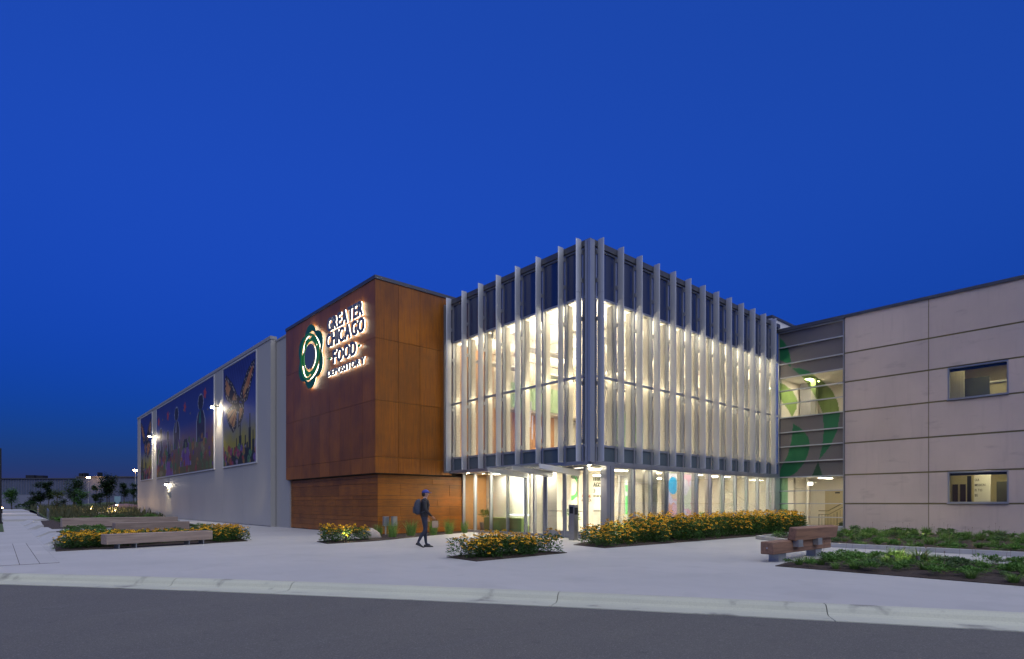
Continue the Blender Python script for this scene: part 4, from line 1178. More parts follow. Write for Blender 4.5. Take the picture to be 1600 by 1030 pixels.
for k, (dx, w) in enumerate(((0.0, 0.20), (0.36, 0.20))):
    q = p0 + Vector((RX * dx, RY * dx, 0)); c = math.atan2(RY, RX)
    mm = Matrix.Translation((q.x, q.y, 0)) @ Matrix.Rotation(-0.02 - math.pi * 0, 4, 'Z')
    MB().box(-w / 2 - 0.02, w / 2 + 0.02, -0.07, 0.07, 0.42, 0.84, M=mm).build("box", M['steel'], mt)
    MB().box(-0.025, 0.025, 0.0, 0.05, 0.0, 0.42, M=mm).build("post", M['galv'], mt)
# right-hand beds
bedE = [(13.0, 5.85), (13.0, -12), (17.1, -12), (17.2, 5.7), (14.0, 6.0)]
bed("planting_bed", bedE)
bedEv = [(12.9, 5.9), (12.9, 0.3), (16.9, 0.3), (16.9, 5.6), (14.0, 5.85)]
for x, y in poly_area_pts(bedEv, 0.46, rg, 0.4):
    zl = "%s of the front right bed, %s" % ("front edge" if x < 14.2 else "middle" if x < 15.8 else "rear edge", "near the bench" if y > 4.2 else "near the spotlights" if y > 2.6 else "at the right end")
    shrub(x, y, rg.uniform(.75, 1.0), "green leafy clump at the " + zl, "clumps of the front right bed", rg, 'tuft' if rg.random() < .4 else 'leafy')
bedD = [(20.25, -12), (20.25, 7.65), (22.5, 10.7), (31.9, 11.3), (31.95, -12)]
bed("planting_bed", bedD)
bedDv = [(20.25, 0.8), (20.25, 7.65), (22.5, 10.7), (31.9, 11.3), (31.95, 3.0)]
n = 0
for x, y in poly_area_pts(bedDv, 0.72, rg, 0.4):
    zl = "%s of the raised right bed, %s" % ("kerb edge" if x < 23.5 else "middle" if x < 27.5 else "wall edge", "behind the bench" if y > 8 else "below the beige panels" if y > 5.5 else "under the windows")
    shrub(x, y, rg.uniform(.85, 1.15) if x < 27 else rg.uniform(1.0, 1.35), "green leafy clump at the " + zl, "clumps of the raised right bed", rg, 'tuft' if x > 25.5 and rg.random() < .55 else None)
kb = thing("bed_kerb", "pale concrete kerb edging the raised bed along the beige wing", "kerb", (20.2, 7.6, 0))
for (a, b) in (((20.05, -12), (20.05, -3.5)), ((20.05, -3.49), (20.05, 1.2)), ((20.05, 1.21), (20.05, 5.4)), ((20.05, 5.41), (20.05, 7.75))):
    MB().box(20.05, 20.24, a[1], b[1], 0, 0.13).build("kerb_section", M['bedkerb'], kb)
MB().prism([(20.05, 7.76), (20.24, 7.70), (22.55, 10.72), (22.42, 10.86)], 0, 0.13).build("kerb_section", M['bedkerb'], kb)
MB().prism([(22.56, 10.725), (31.9, 11.32), (31.9, 11.5), (22.43, 10.87)], 0, 0.13).build("kerb_section", M['bedkerb'], kb)
# slender seed stalks
ss = MB(); rg2 = random.Random(5)
for _ in range(70):
    x, y = (rg2.uniform(13.3, 17), rg2.uniform(0.6, 5.4)) if rg2.random() < .35 else (rg2.uniform(20.6, 31), rg2.uniform(3, 8.5))
    hh = rg2.uniform(.4, .62); q = (x + rg2.uniform(-.06, .06), y + rg2.uniform(-.06, .06), hh)
    ss.tube([(x, y, 0.02), q], 0.003, 3, caps=False)
    ss.ball(q, 0.014, 5, 3)
tag(ss.build("seed_stalks", M['seed']), "thin brown seed stalks rising from the right beds", "seed stalks", None, "stuff")

# bed spotlights
def uplight(px, py, target_off, label, w=14, dist=None):
    p = G(px, py)
    t = thing("garden_spotlight", label, "garden light", (p.x, p.y, 0.03), 0, "garden spotlights")
    m = MB(); m.tube([(0, 0, 0), (0, 0, 0.10)], 0.012, 6); m.build("stake", M['black'], t, local=True)
    tv = Vector(target_off).normalized()
    m = MB(); m.tube([(0, 0, 0.10), tuple(Vector((0, 0, 0.10)) + tv * 0.12)], [0.035, 0.045], 10); m.build("head", M['black'], t, local=True)
    m = MB(); m.tube([tuple(Vector((0, 0, 0.10)) + tv * 0.121), tuple(Vector((0, 0, 0.10)) + tv * 0.126)], 0.036, 10); m.build("lens", M['led2'], t, local=True)
    spot(t, tuple(Vector((0, 0, 0.10)) + tv * 0.16), tuple(Vector((0, 0, 0.10)) + tv * 2), w * 2.2, 75, (1.0, 0.84, 0.45), r=0.03)
uplight(540, 848.5, (0.3, 0.5, 0.5), "garden spotlight among the flowers by the pale boulder", 10)
uplight(976, 849, (0.4, 0.6, 0.7), "garden spotlight in the long flower bed near the corner post", 10)
uplight(1396, 885, (0.5, 0.3, 0.6), "garden spotlight lighting a grass tuft in the front right bed", 8)
uplight(1436, 886, (0.5, 0.3, 0.6), "garden spotlight right of its twin in the front right bed", 5)
uplight(1445, 842, (0.8, 0.2, 0.5), "garden spotlight in the raised bed below the beige wing", 12)
uplight(141, 846, (0.2, 0.6, 0.7), "garden spotlight in the left flower bed beside the long bench", 10)
uplight(323, 826, (0.5, 0.6, 0.5), "garden spotlight in the left bed close to the grey hall", 12)
uplight(94, 824, (0.2, 0.6, 0.7), "garden spotlight in the far left bed beside the path", 12)
for px, py in ((1398, 880), (1404, 882), (1436, 881), (1447, 836)):
    p = G(px, py); o = inst("grass_tuft", SG[1], None, (p.x, p.y, 0.03), px, 1.35)
    tag(o, "grass tuft glowing yellow above a garden spotlight in the right beds", "grass tuft", "spotlit grass tufts")

# ------------------------------------------------------------------ timber benches
M['timber'] = pmat("weathered_timber", (0.30, 0.235, 0.20), 0.75, layers=((3, (0.25, 5, 5), 6, 0.4, 0.7, (0.20, 0.15, 0.125), 0.85), (1.2, (0.8, 4, 4), 5, 0.55, 0.68, (0.38, 0.31, 0.26), 0.7), (14, (0.1, 6, 6), 4, 0.58, 0.72, (0.09, 0.065, 0.055), 0.7)), bump=(8, 0.4, 0.01, (0.15, 5, 5)))
M['timber_brown'] = pmat("brown_timber", (0.27, 0.15, 0.095), 0.7, layers=((3, (0.25, 5, 5), 6, 0.4, 0.7, (0.13, 0.07, 0.05), 0.85), (1.2, (0.8, 4, 4), 5, 0.56, 0.68, (0.29, 0.18, 0.12), 0.7), (14, (0.1, 6, 6), 4, 0.58, 0.72, (0.06, 0.035, 0.03), 0.7)), bump=(8, 0.4, 0.01, (0.15, 5, 5)))
def long_bench(c, L, rz, z0, z1, depth, label, legs=(-0.78, -0.48, 0.52, 0.82), two=False):
    t = thing("timber_bench", label, "bench", c, rz, "long timber benches left of the plaza")
    MB().chamfer(-L / 2, L / 2, -depth / 2, depth / 2, z0, z1, 0.012).build("beam", M['timber'], t, local=True)
    for f in legs:
        MB().box(f * L / 2 - 0.012, f * L / 2 + 0.012, -depth / 2 + 0.05, depth / 2 - 0.05, 0.0, z0).build("leg", M['galv'], t, local=True)
        MB().box(f * L / 2 - 0.06, f * L / 2 + 0.06, -depth / 2 + 0.05, depth / 2 - 0.05, z0 - 0.012, z0 - 0.001).build("leg_plate", M['galv'], t, local=True)
    return t
long_bench((3.98, 21.95, 0), 3.25, math.radians(14), 0.15, 0.46, 0.42, "nearest long weathered timber bench on thin steel legs, before the left flower bed")
long_bench((5.25, 30.7, 0), 3.0, math.radians(8), 0.16, 0.56, 0.45, "second long timber bench, standing in the greenery behind the nearest one")
long_bench((5.3, 39.6, 0), 5.6, math.radians(6), 0.14, 0.62, 0.5, "third, longest timber bench farther back along the grey hall")
long_bench((7.45, 27.0, 0), 1.9, math.radians(60), 0.14, 0.5, 0.42, "short timber bench seen end-on behind the flowers nearest the grey hall")
bn = thing("timber_bench", "heavy brown timber bench with a backrest on grey steel feet", "bench", (15.4, 6.36, 0))
MB().chamfer(13.7, 17.2, 6.2, 6.52, 0.19, 0.49, 0.018).build("seat_beam", M['timber_brown'], bn)
m = MB(); m.chamfer(14.65, 17.3, -0.1, 0.1, 0.0, 0.32, 0.018)
rot = Matrix.Translation((0, 6.20, 0.49)) @ Matrix.Rotation(math.radians(10), 4, 'X')
m.v = [tuple(rot @ Vector(v)) for v in m.v]; m.build("back_beam", M['timber_brown'], bn)
for x in (14.75, 15.95):
    m = MB(); m.prism([(x, 6.06), (x + 0.26, 6.06), (x + 0.26, 6.197), (x, 6.197)], 0.33, 0.50)
    m.build("back_bracket", M['galv'], bn)
    MB().add([(x + 0.27, 6.05, 0.33), (x + 0.285, 6.05, 0.33), (x + 0.285, 6.197, 0.52), (x + 0.27, 6.197, 0.52), (x + 0.27, 6.19, 0.33), (x + 0.285, 6.19, 0.33)], [(0, 1, 2, 3), (0, 3, 4), (1, 5, 2), (0, 4, 5, 1), (3, 2, 5, 4)]).build("gusset", M['galv'], bn)
for x in (14.05, 16.25):
    MB().box(x, x + 0.42, 6.24, 6.48, 0.0, 0.189).build("foot", M['galv'], bn)
    MB().box(x - 0.05, x + 0.47, 6.2, 6.52, 0.0, 0.012).build("foot_plate", M['galv'], bn)
MB().tube([(13.698, 6.36, 0.34), (13.690, 6.36, 0.34)], 0.02, 8).build("bolt", M['galv'], bn)

# ------------------------------------------------------------------ left beds, path, far things
bedL = [(1.25, 21.5), (6.95, 22.75), (9.3, 37.2), (1.9, 37.2)]
bed("planting_bed", bedL)
bedL2 = [(1.9, 40.6), (9.6, 40.6), (11.6, 62), (2.6, 62)]
bed("planting_bed", bedL2)
fl = [(1.35, 21.65), (6.7, 22.85), (7.2, 24.6), (5.9, 24.4), (5.6, 23.0), (2.4, 22.4), (2.3, 23.4), (1.5, 24.4)]
flz = [[(1.3, 21.6), (2.6, 21.9), (4.4, 23.2), (4.2, 24.2), (1.5, 24.6)], [(5.5, 22.3), (6.9, 22.75), (7.5, 25.4), (5.6, 24.8)], [(4.3, 23.1), (5.5, 23.2), (5.6, 24.8), (4.2, 24.2)]]
for k, q in enumerate(flz):
    for x, y in poly_area_pts(q, 0.42, rg, 0.3):
        flower(x, y, 0.72 if k != 1 else 0.85, ("orange coneflower plant left of the nearest long bench, %s, %s" % ("front" if y < 22.6 else "middle" if y < 23.6 else "rear", "walk side" if x < 2.2 else "inner" if x < 3.2 else "bench side"), "orange coneflower plant right of the nearest long bench, %s, %s" % ("front" if y < 23.4 else "middle" if y < 24.4 else "rear", "bench side" if x < 6.3 else "hall side"), "orange coneflower plant peeping over the nearest long bench")[k],
               ("coneflowers left of the long bench", "coneflowers right of the long bench", "coneflowers behind the long bench")[k], rg)
for x, y in poly_area_pts([(1.7, 24.6), (7.4, 25.3), (9.0, 37), (2.0, 37)], 0.95, rg, 0.4):
    if abs(y - 30.6) < .5 and 3.6 < x < 7.8: continue
    shrub(x, y, rg.uniform(1.1, 1.6), "green leafy clump in the left bed, %s, %s" % ("just behind the flowers" if y < 28 else "around the second bench" if y < 33 else "by the cross path", "walk side" if x < 4 else "middle" if x < 6.3 else "hall side"), "clumps of the near left bed", rg)
for x, y in poly_area_pts([(2.1, 41), (9.3, 41), (11.0, 61), (2.8, 61)], 1.7, rg, 0.4):
    shrub(x, y, rg.uniform(1.2, 1.8), "green leafy clump in the far left bed, %s, %s" % ("along the cross path" if y < 45 else "halfway back" if y < 53 else "at its far end", "walk side" if x < 5 else "middle" if x < 8 else "hall side"), "clumps of the far left bed", rg)
eb = thing("edge_blocks", "pale sloped concrete edging blocks between the left walk and the beds", "edging", (1.5, 30, 0))
for a, b in ((25.5, 30.2), (31.5, 37.2), (40.8, 46), (47.5, 55)):
    m = MB(); m.loft([[(1.15, y, 0.0), (1.85, y, 0.0), (1.85, y, 0.22), (1.6, y, 0.22)] for y in (a, b)]); m.build("block", M['bedkerb'], eb)
# lawn and meadow beyond, stepped path
lw = MB(); lw.add([(-60, 60, 0.02), (0.2, 38, 0.02), (0.2, 130, 0.02), (-60, 160, 0.02)], [(0, 1, 2, 3)])
tag(lw.build("lawn", M['lawn']), kind="structure")
md = MB(); rings = []
def berm(x, y): return 0.03 + 0.55 * max(0, min(1, (y - 64) / 30)) + 1.3 * max(0, min(1, (x - 9) / 14)) * max(0, min(1, (y - 72) / 25))
nx, ny = 16, 16; vs, fs = [], []
for j in range(ny + 1):
    for i in range(nx + 1):
        x = 3.2 + (60 - 3.2) * (i / nx) ** 1.6; y = 62.3 + 130 * (j / ny) ** 1.3
        vs.append((x, y, berm(x, y)))
for j in range(ny):
    for i in range(nx):
        a = j * (nx + 1) + i; fs.append((a, a + 1, a + nx + 2, a + nx + 1))
md.add(vs, fs); tag(md.build("meadow_ground", M['lawn'], smooth=True), kind="structure")
gm = MB(); rg3 = random.Random(9)
for _ in range(5200):
    y = 63 + 45 * rg3.random() ** 1.2; x = 3.4 + (rg3.random() ** 1.2) * (8.6 if y < 80 else 26)
    z = berm(x, y); hh = rg3.uniform(.35, .95) * (1 if y > 70 else .6); a = rg3.uniform(0, 3.14); w = rg3.uniform(.04, .12)
    lx, ly = rg3.uniform(-.2, .2), rg3.uniform(-.2, .2)
    gm.add([(x - w * math.cos(a), y - w * math.sin(a), z), (x + w * math.cos(a), y + w * math.sin(a), z), (x + lx, y + ly, z + hh)], [(0, 1, 2)])
tag(gm.build("meadow_grass", M['meadow']), "tall dark meadow grass beyond the left beds", "grass", None, "stuff")
path = thing("path", None, None, (0, 60, 0)); path["kind"] = "structure"
for k, (y0, y1) in enumerate(((60, 76), (76.01, 94), (94.01, 128))):
    MB().box(0.25 - 0.0, 2.9, y0, y1, -0.05, 0.16 * (k + 1)).build("step", M['slab'], path)
for side in (0,):
    for (y, z) in ((59.5, 0.0), (75.5, 0.16)):
        hr = thing("hand_rail", "pale metal handrail beside the %s step of the left path" % ("lower" if y < 60 else "upper"), "handrail", (3.0, y, z))
        m = MB(); m.tube([(3.0, y - 0.3, z), (3.0, y - 0.3, z + 0.85), (3.0, y + 1.6, z + 1.0), (3.0, y + 1.6, z + 0.16)], 0.03, 6); m.build("rail", M['steel'], hr)
def bollard(px, depth, z, label, h=0.9, e=60, w=30):
    p = D(px, depth)
    t = thing("bollard_light", label, "bollard light", (p.x, p.y, z), 0, "path bollard lights")
    MB().tube([(0, 0, 0), (0, 0, h - 0.12)], 0.06, 8).build("post", M['black'], t, local=True)
    MB().tube([(0, 0, h - 0.119), (0, 0, h - 0.02)], 0.075, 8).build("lens", M['bol'], t, local=True)
    MB().tube([(0, 0, h - 0.019), (0, 0, h)], 0.085, 8).build("cap", M['black'], t, local=True)
    l = bpy.data.lights.new("glow", 'POINT'); l.energy = w; l.color = (1.0, 0.62, 0.3); l.shadow_soft_size = 0.1
    o = bpy.data.objects.new("glow", l); o.parent = t; o.location = (0, 0, h + 0.12); C.objects.link(o)
M['bol'] = emat("bollard_lens", (1.0, 0.62, 0.28), 28.0)
bollard(143, 66, 0.0, "lit bollard beside the far bench", 0.9, w=60)
bollard(181, 60, 0.0, "taller lit bollard left of the grey hall's far corner", 0.75, w=60)
bollard(182.5, 68, 0.05, "lit bollard just behind the taller one near the hall's far corner", 1.25, w=25)
bollard(3, 64, 0.0, "lit bollard at the left edge of the stepped path", 1.0, w=25)
p = D(128.5, 68); long_bench((p.x, p.y, 0.05), 2.6, math.radians(-38), 0.1, 0.62, 0.5, "far timber bench glowing in the light of a bollard", legs=(-0.7, 0.7))
p = D(131, 60); long_bench((p.x, p.y, 0.0), 3.4, math.radians(-38), 0.08, 0.3, 0.5, "low far timber bench in front of the glowing one", legs=(-0.7, 0.7))
for px, dp, r, sq, lab, mt_ in ((158, 60, 0.55, (1.6, 1, .55), "pale flat boulder left of the lit bollards", M['rock']), (174, 62, 0.6, (1.4, 1, .6), "pale boulder touching the taller lit bollard", M['rock']),
                             (196, 74, 1.3, (1.5, 1, .75), "large dark red boulder in front of the small trees", M['rock2']), (213, 72, 0.8, (1, 1, 1.1), "reddish boulder right at the grey hall's far corner", M['rock2'])):
    q = D(px, dp); rock("boulder", (q.x, q.y, 0.1 + r * sq[2] * .3), r, sq, lab, px * .13, mt_)

# trees
M['bark'] = pmat("bark", (0.07, 0.055, 0.045), 0.9)
M['tree1'] = leafmat("dark_tree_leaves", (0.021, 0.047, 0.018), (0.042, 0.081, 0.029))
M['tree2'] = leafmat("lit_tree_leaves", (0.042, 0.112, 0.025), (0.084, 0.196, 0.042))  # light on the lit trees is put into this brighter leaf colour
M['tree3'] = leafmat("pale_tree_leaves", (0.058, 0.098, 0.039), (0.098, 0.143, 0.052))
def tree(px, depth, z, H, wpx, label, mat, seed, dens=1.0, shape='oval', clear=0.28, stems=1):
    rg = random.Random(seed); p = D(px, depth)
    t = thing("small_tree", label, "tree", (p.x, p.y, z), rg.uniform(0, 6), "young trees beyond the meadow")
    R = wpx / FOC * depth / 2
    tr = MB(); ends = []
    for s in range(stems):
        bx, by = rg.uniform(-.25, .25) * (stems > 1), rg.uniform(-.25, .25) * (stems > 1)
        lean = (rg.uniform(-.06, .06) * H, rg.uniform(-.06, .06) * H)
        tr.tube([(bx, by, 0), (bx + lean[0] * .4, by + lean[1] * .4, H * .4), (bx + lean[0], by + lean[1], H * .9)], [0.05 + .008 * H, 0.04 + .004 * H, 0.012], 6)
        for k in range(9):
            h = H * rg.uniform(clear, .88); a = rg.uniform(0, 6.28)
            prof = math.sin(math.pi * min(1, max(0.08, (h / H - clear * .75) / (1.06 - clear * .75)))) ** .7 if shape == 'oval' else max(.15, 1.1 - h / H)
            rr = R * prof * rg.uniform(.7, 1.0)
            e = Vector((bx + rr * math.cos(a), by + rr * math.sin(a), h + rr * .45)); ends.append((e, rr))
            tr.tube([(bx, by, h - .1), tuple(e)], [0.022, 0.008], 4)
    tr.build("trunk", M['bark'], t, local=True)
    cr = MB(); n = int(1300 * dens)
    for _ in range(n):
        e, rr = rg.choice(ends); f = rg.uniform(.25, 1.1)
        b = Vector((e.x * f, e.y * f, e.z - (1 - f) * rr * .45)) + Vector((rg.gauss(0, 1), rg.gauss(0, 1), rg.gauss(0, 1))) * (0.16 * R + .08)
        if b.z < H * clear * .7: continue
        leaf(cr, b, rdir(rg, -.6, .6), rg.uniform(.2, .36) * (H / 5) ** .5, rg.uniform(.12, .22) * (H / 5) ** .5)
    cr.build("crown", mat, t, local=True)
def hgt(ytop, depth, z): return (787 - ytop) / FOC * depth + CAM_H - z
for (px, dp, z, yt, w, lab, mt_, dens, shp, st_) in (
    (20, 92, .35, 765, 18, "bright green lit young tree beside the stepped path", M['tree2'], 1.3, 'oval', 2),
    (51.6, 98, .4, 767, 12, "slim low dark tree second from the left", M['tree1'], .7, 'oval', 1),
    (63, 100, .4, 751, 18, "tall dark tree left of its narrower twin", M['tree1'], 1.2, 'oval', 1),
    (75.6, 100, .4, 750, 12, "tall narrow dark tree beside the broader one", M['tree1'], 1.1, 'oval', 1),
    (89, 68, .1, 767, 20, "pale thin-leaved young tree standing closest in the meadow", M['tree3'], .55, 'oval', 1),
    (99, 96, .4, 779, 10, "very small tree just right of the pale one", M['tree1'], .5, 'oval', 1),
    (116, 98, .45, 747, 27, "broad dark multi-stemmed tree in the middle of the row", M['tree1'], 1.6, 'oval', 3),
    (126.5, 80, .3, 765, 19, "yellow-green lit young tree above the far bench", M['tree2'], .9, 'oval', 1),
    (148.5, 96, .45, 754, 6, "very narrow upright tree between two dark broad ones", M['tree3'], .6, 'oval', 1),
    (156, 100, .5, 768, 9, "low slender tree left of the tallest tree", M['tree1'], .6, 'oval', 1),
    (170.5, 96, .5, 740, 23, "tallest, densest dark tree of the row", M['tree1'], 1.9, 'oval', 2),
    (194, 104, .9, 755, 15, "oval dark tree second from the grey hall", M['tree1'], 1.1, 'oval', 1),
    (208, 108, 1.0, 755, 12, "oval dark tree nearest the grey hall's corner", M['tree1'], .9, 'oval', 1)):
    tree(px, dp, z, hgt(yt, dp, z), w, lab, mt_, int(px * 7), dens, shp, stems=st_)
p = D(43, 84); o = thing("round_bush", "dense round dark bush beside the stepped path", "bush", (p.x, p.y, 0.1))
inst("foliage", shrub_mesh(5, M['tree1'], 1.5, 1.5, 700, (.18, .32), (.1, .18)), o)
p = D(58, 86); o = thing("round_bush", "smaller dark bush right of the dense round one", "bush", (p.x, p.y, 0.1))
inst("foliage", shrub_mesh(6, M['tree1'], 1.0, 0.9, 400, (.16, .3), (.1, .18)), o)
p = D(183.6, 80, .3); t = thing("post_sign", "pale blue panel sign on two dark posts among the trees", "sign", (p.x, p.y, .3))
MB().box(-.35, .35, -.03, .03, .9, 2.1).build("panel", pmat("pale_blue_panel", (.2, .34, .42), .5), t, local=True)
for s in (-.32, .32): MB().box(s - .09, s + .09, -.06, .06, -.3, 1.35).build("post", M['black'], t, local=True)

# far white building
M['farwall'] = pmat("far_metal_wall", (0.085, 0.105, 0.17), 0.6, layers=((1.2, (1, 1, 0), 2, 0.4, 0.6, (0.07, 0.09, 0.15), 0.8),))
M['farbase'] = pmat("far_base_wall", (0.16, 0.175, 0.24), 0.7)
far = thing("far_warehouse", "long pale windowless warehouse far behind the young trees", "building", tuple(D(60, 180)))
fa_ang = Matrix.Rotation(math.atan2(RY, RX), 4, 'Z')
def farbox(pa, pb, dep, z0, z1, nm, mt_, par=far, thick=3):
    a, b = (pa - 800) / FOC * dep, (pb - 800) / FOC * dep
    mm = fa_ang
    q = MB(); q.box(a, b, dep, dep + thick, z0, z1, M=mm); return q.build(nm, mt_, par)
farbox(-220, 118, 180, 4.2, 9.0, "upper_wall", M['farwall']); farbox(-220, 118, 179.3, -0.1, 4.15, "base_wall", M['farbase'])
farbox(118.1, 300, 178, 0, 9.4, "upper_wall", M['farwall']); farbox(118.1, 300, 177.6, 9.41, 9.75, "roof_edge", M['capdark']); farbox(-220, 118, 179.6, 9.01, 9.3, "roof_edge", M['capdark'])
for k in range(34):
    pa = -20 + 4.1 * k
    farbox(pa, pa + 0.35, 179.85 if pa < 117 else 177.85, 4.2, 8.98, "wall_rib", M['farbase'], thick=0.12)
for pa, pb, z1 in ((40, 53, 10.3), (57, 67, 10.2), (123, 128, 10.9), (152, 153.4, 11.2), (129.5, 131.5, 11.0)):
    farbox(pa, pb, 182, 9.35, z1, "rooftop_unit", M['black'], thick=2)
def polelamp(px, dep, ytop, label, w=120):
    p = D(px, dep); H = (787 - ytop) / FOC * dep + CAM_H
    t = thing("lamp_post", label, "lamp post", (p.x, p.y, 0), 0, "far lamp posts")
    MB().tube([(0, 0, 0), (0, 0, H)], [0.11, 0.07], 8).build("pole", M['greytrim'], t, local=True)
    MB().box(-.5, .5, -.2, .2, H, H + .12).build("head", M['greytrim'], t, local=True)
    MB().box(-.4, .4, -.18, .18, H - .28, H - .005).build("lens", emat("sodium_lamp", (1.0, 0.55, 0.25), 60.0), t, local=True)
polelamp(138, 175, 745.5, "far lamp with an orange glow above the warehouse roof")
polelamp(211.5, 150, 734, "far lamp post with an orange light just left of the grey hall")
p = D(0.2, 40); t = thing("light_pole", "dark pole at the very left edge beside the walk", "pole", (p.x, p.y, 0))
MB().tube([(0, 0, 0), (0, 0, 5.2)], [0.09, 0.07], 10).build("shaft", M['black'], t, local=True)
MB().tube([(0, 0, 0), (0, 0, 0.12)], 0.16, 10).build("base_plate", M['black'], t, local=True)

# ------------------------------------------------------------------ entrance pedestal, lobby furniture
t = thing("intercom_pedestal", "slim stainless steel intercom pedestal beside the entrance doors", "pedestal", (16.45, 15.1, 0))
MB().box(-0.11, 0.11, -0.14, 0.14, 0.0, 1.36).build("body", M['steel'], t, local=True)
MB().box(-0.118, -0.111, -0.09, 0.09, 1.02, 1.28).build("panel", M['black'], t, local=True)
MB().box(-0.09, 0.09, -0.146, -0.141, 0.98, 1.25).build("reader", M['black'], t, local=True)
t = thing("sofa", "long green sofa behind the left storefront panes", "sofa", (18.45, 20.6, 0.02))
gs = pmat("green_upholstery", (0.34, 0.48, 0.20), 0.8)
MB().chamfer(-0.0, 0.9, -1.35, 1.35, 0.0, 0.38, 0.03).build("seat", gs, t, local=True)
q = MB(); q.chamfer(-0.32, -0.01, -1.35, 1.35, 0.0, 0.74, 0.03); q.v = [(v[0] * 1.0, v[1], v[2]) for v in q.v]; q.build("backrest", gs, t, local=True)
t.location.x = 18.2; 
for ch in t.children: ch.location = (-0.35, 0, 0)
def pot(x, y, label, s=1.0, h=0.45, group="potted plants in the lobby"):
    t = thing("potted_plant", label, "plant", (x, y, 0.02), 0, group)
    MB().tube([(0, 0, 0), (0, 0, h)], [0.16 * s, 0.22 * s], 12).build("pot", M['greytrim'], t, local=True)
    o = inst("foliage", shrub_mesh(int(x * 10), M['leaf_md'], .4, .6, 130, (.14, .26), (.04, .07)), t, (0, 0, h), 0, s)
pot(18.1, 22.6, "potted plant at the left end of the green sofa", 1.1)
pot(18.6, 17.1, "potted plant just inside the left entrance door", 1.0)
pot(25.6, 14.98, "potted plant behind the glass right of the colourful display", .8)
pot(27.4, 14.98, "small potted plant in the middle of the right storefront", .7)
pot(28.9, 14.98, "small potted plant farther right in the right storefront", .7)
t = thing("reception_desk", "white reception desk in the lobby behind the corner pane", "desk", (21.8, 19.0, 0.02))
MB().box(-1.0, 1.0, -0.3, 0.3, 0, 1.0).build("front", M['white'], t, local=True)
MB().box(-1.05, 1.05, -0.36, 0.36, 1.001, 1.05).build("counter", M['greytrim'], t, local=True)
SCR = [(rgm.random(), rgm.random(), rgm.uniform(.06, .2), rgm.choice([(.9, .45, .35), (.95, .7, .45), (.85, .5, .6), (.8, .75, .95), (.9, .85, .9), (.75, .8, .6)])) for _ in range(34)]
def scr(a, b):
    c = (.75, .72, .88)
    for x, y, r, col in SCR:
        if math.hypot((a - x), (b - y) * .9) < r * (1 + .6 * nz(a, b, 9)): c = col
    if math.hypot((a - .21), (b - .80) * 1.0) < .15: c = (.05, .55, .95)
    return c
t = thing("display_wall", "large glowing display of pastel shapes with a blue disc, inside the right storefront", "screen", (23.7, 14.95, 0.05))
MB().box(22.36, 25.04, 14.96, 15.02, 0.05, 2.8).build("case", M['white'], t)
attr_grid("screen", lambda s, z: scr((s - 22.4) / 2.6, (z - .1) / 2.65), 90, 90, 22.4, 25.0, 0.1, 2.75, lambda s, z: (s, 14.95, z), attrmat("display", 0.4, 0.36), t)
t = thing("green_banner_screen", "green and white striped display behind the storefront near the corner post", "screen", (22.7, 16.9, 0.85))
def ban(a, b): return (.10, .62, .16) if (b < .55 or .66 < b < .86) else (.80, .85, .9)
attr_grid("screen", lambda s, z: ban(0, (z - .9) / 1.6), 8, 40, 22.0, 23.5, 0.9, 2.5, lambda s, z: (s, 16.9, z), attrmat("green_display", 0.4, 0.22), t)
MB().box(21.95, 23.55, 16.91, 16.97, 0.02, 2.55).build("case", M['white'], t)
hang = thing("hanging_sculpture", "hanging cluster of slim white rods on the upper floor", "sculpture", (18.6, 19.3, 9.2))
rg4 = random.Random(2)
for k in range(26):
    x, y = rg4.uniform(-.5, .5), rg4.uniform(-.5, .5); z0 = rg4.uniform(-5.2, -3.4)
    MB().tube([(x, y, z0), (x, y, z0 + rg4.uniform(.4, .9))], 0.025, 6).build("rod", pmat("violet_white", (.75, .72, .9), .3) if k == 0 else bpy.data.materials["violet_white"], hang, local=True)
for k in range(5):
    x, y = rg4.uniform(-.5, .5), rg4.uniform(-.5, .5)
    MB().tube([(x, y, -4), (x, y, 0)], 0.006, 4).build("wire", M['steel'], hang, local=True)

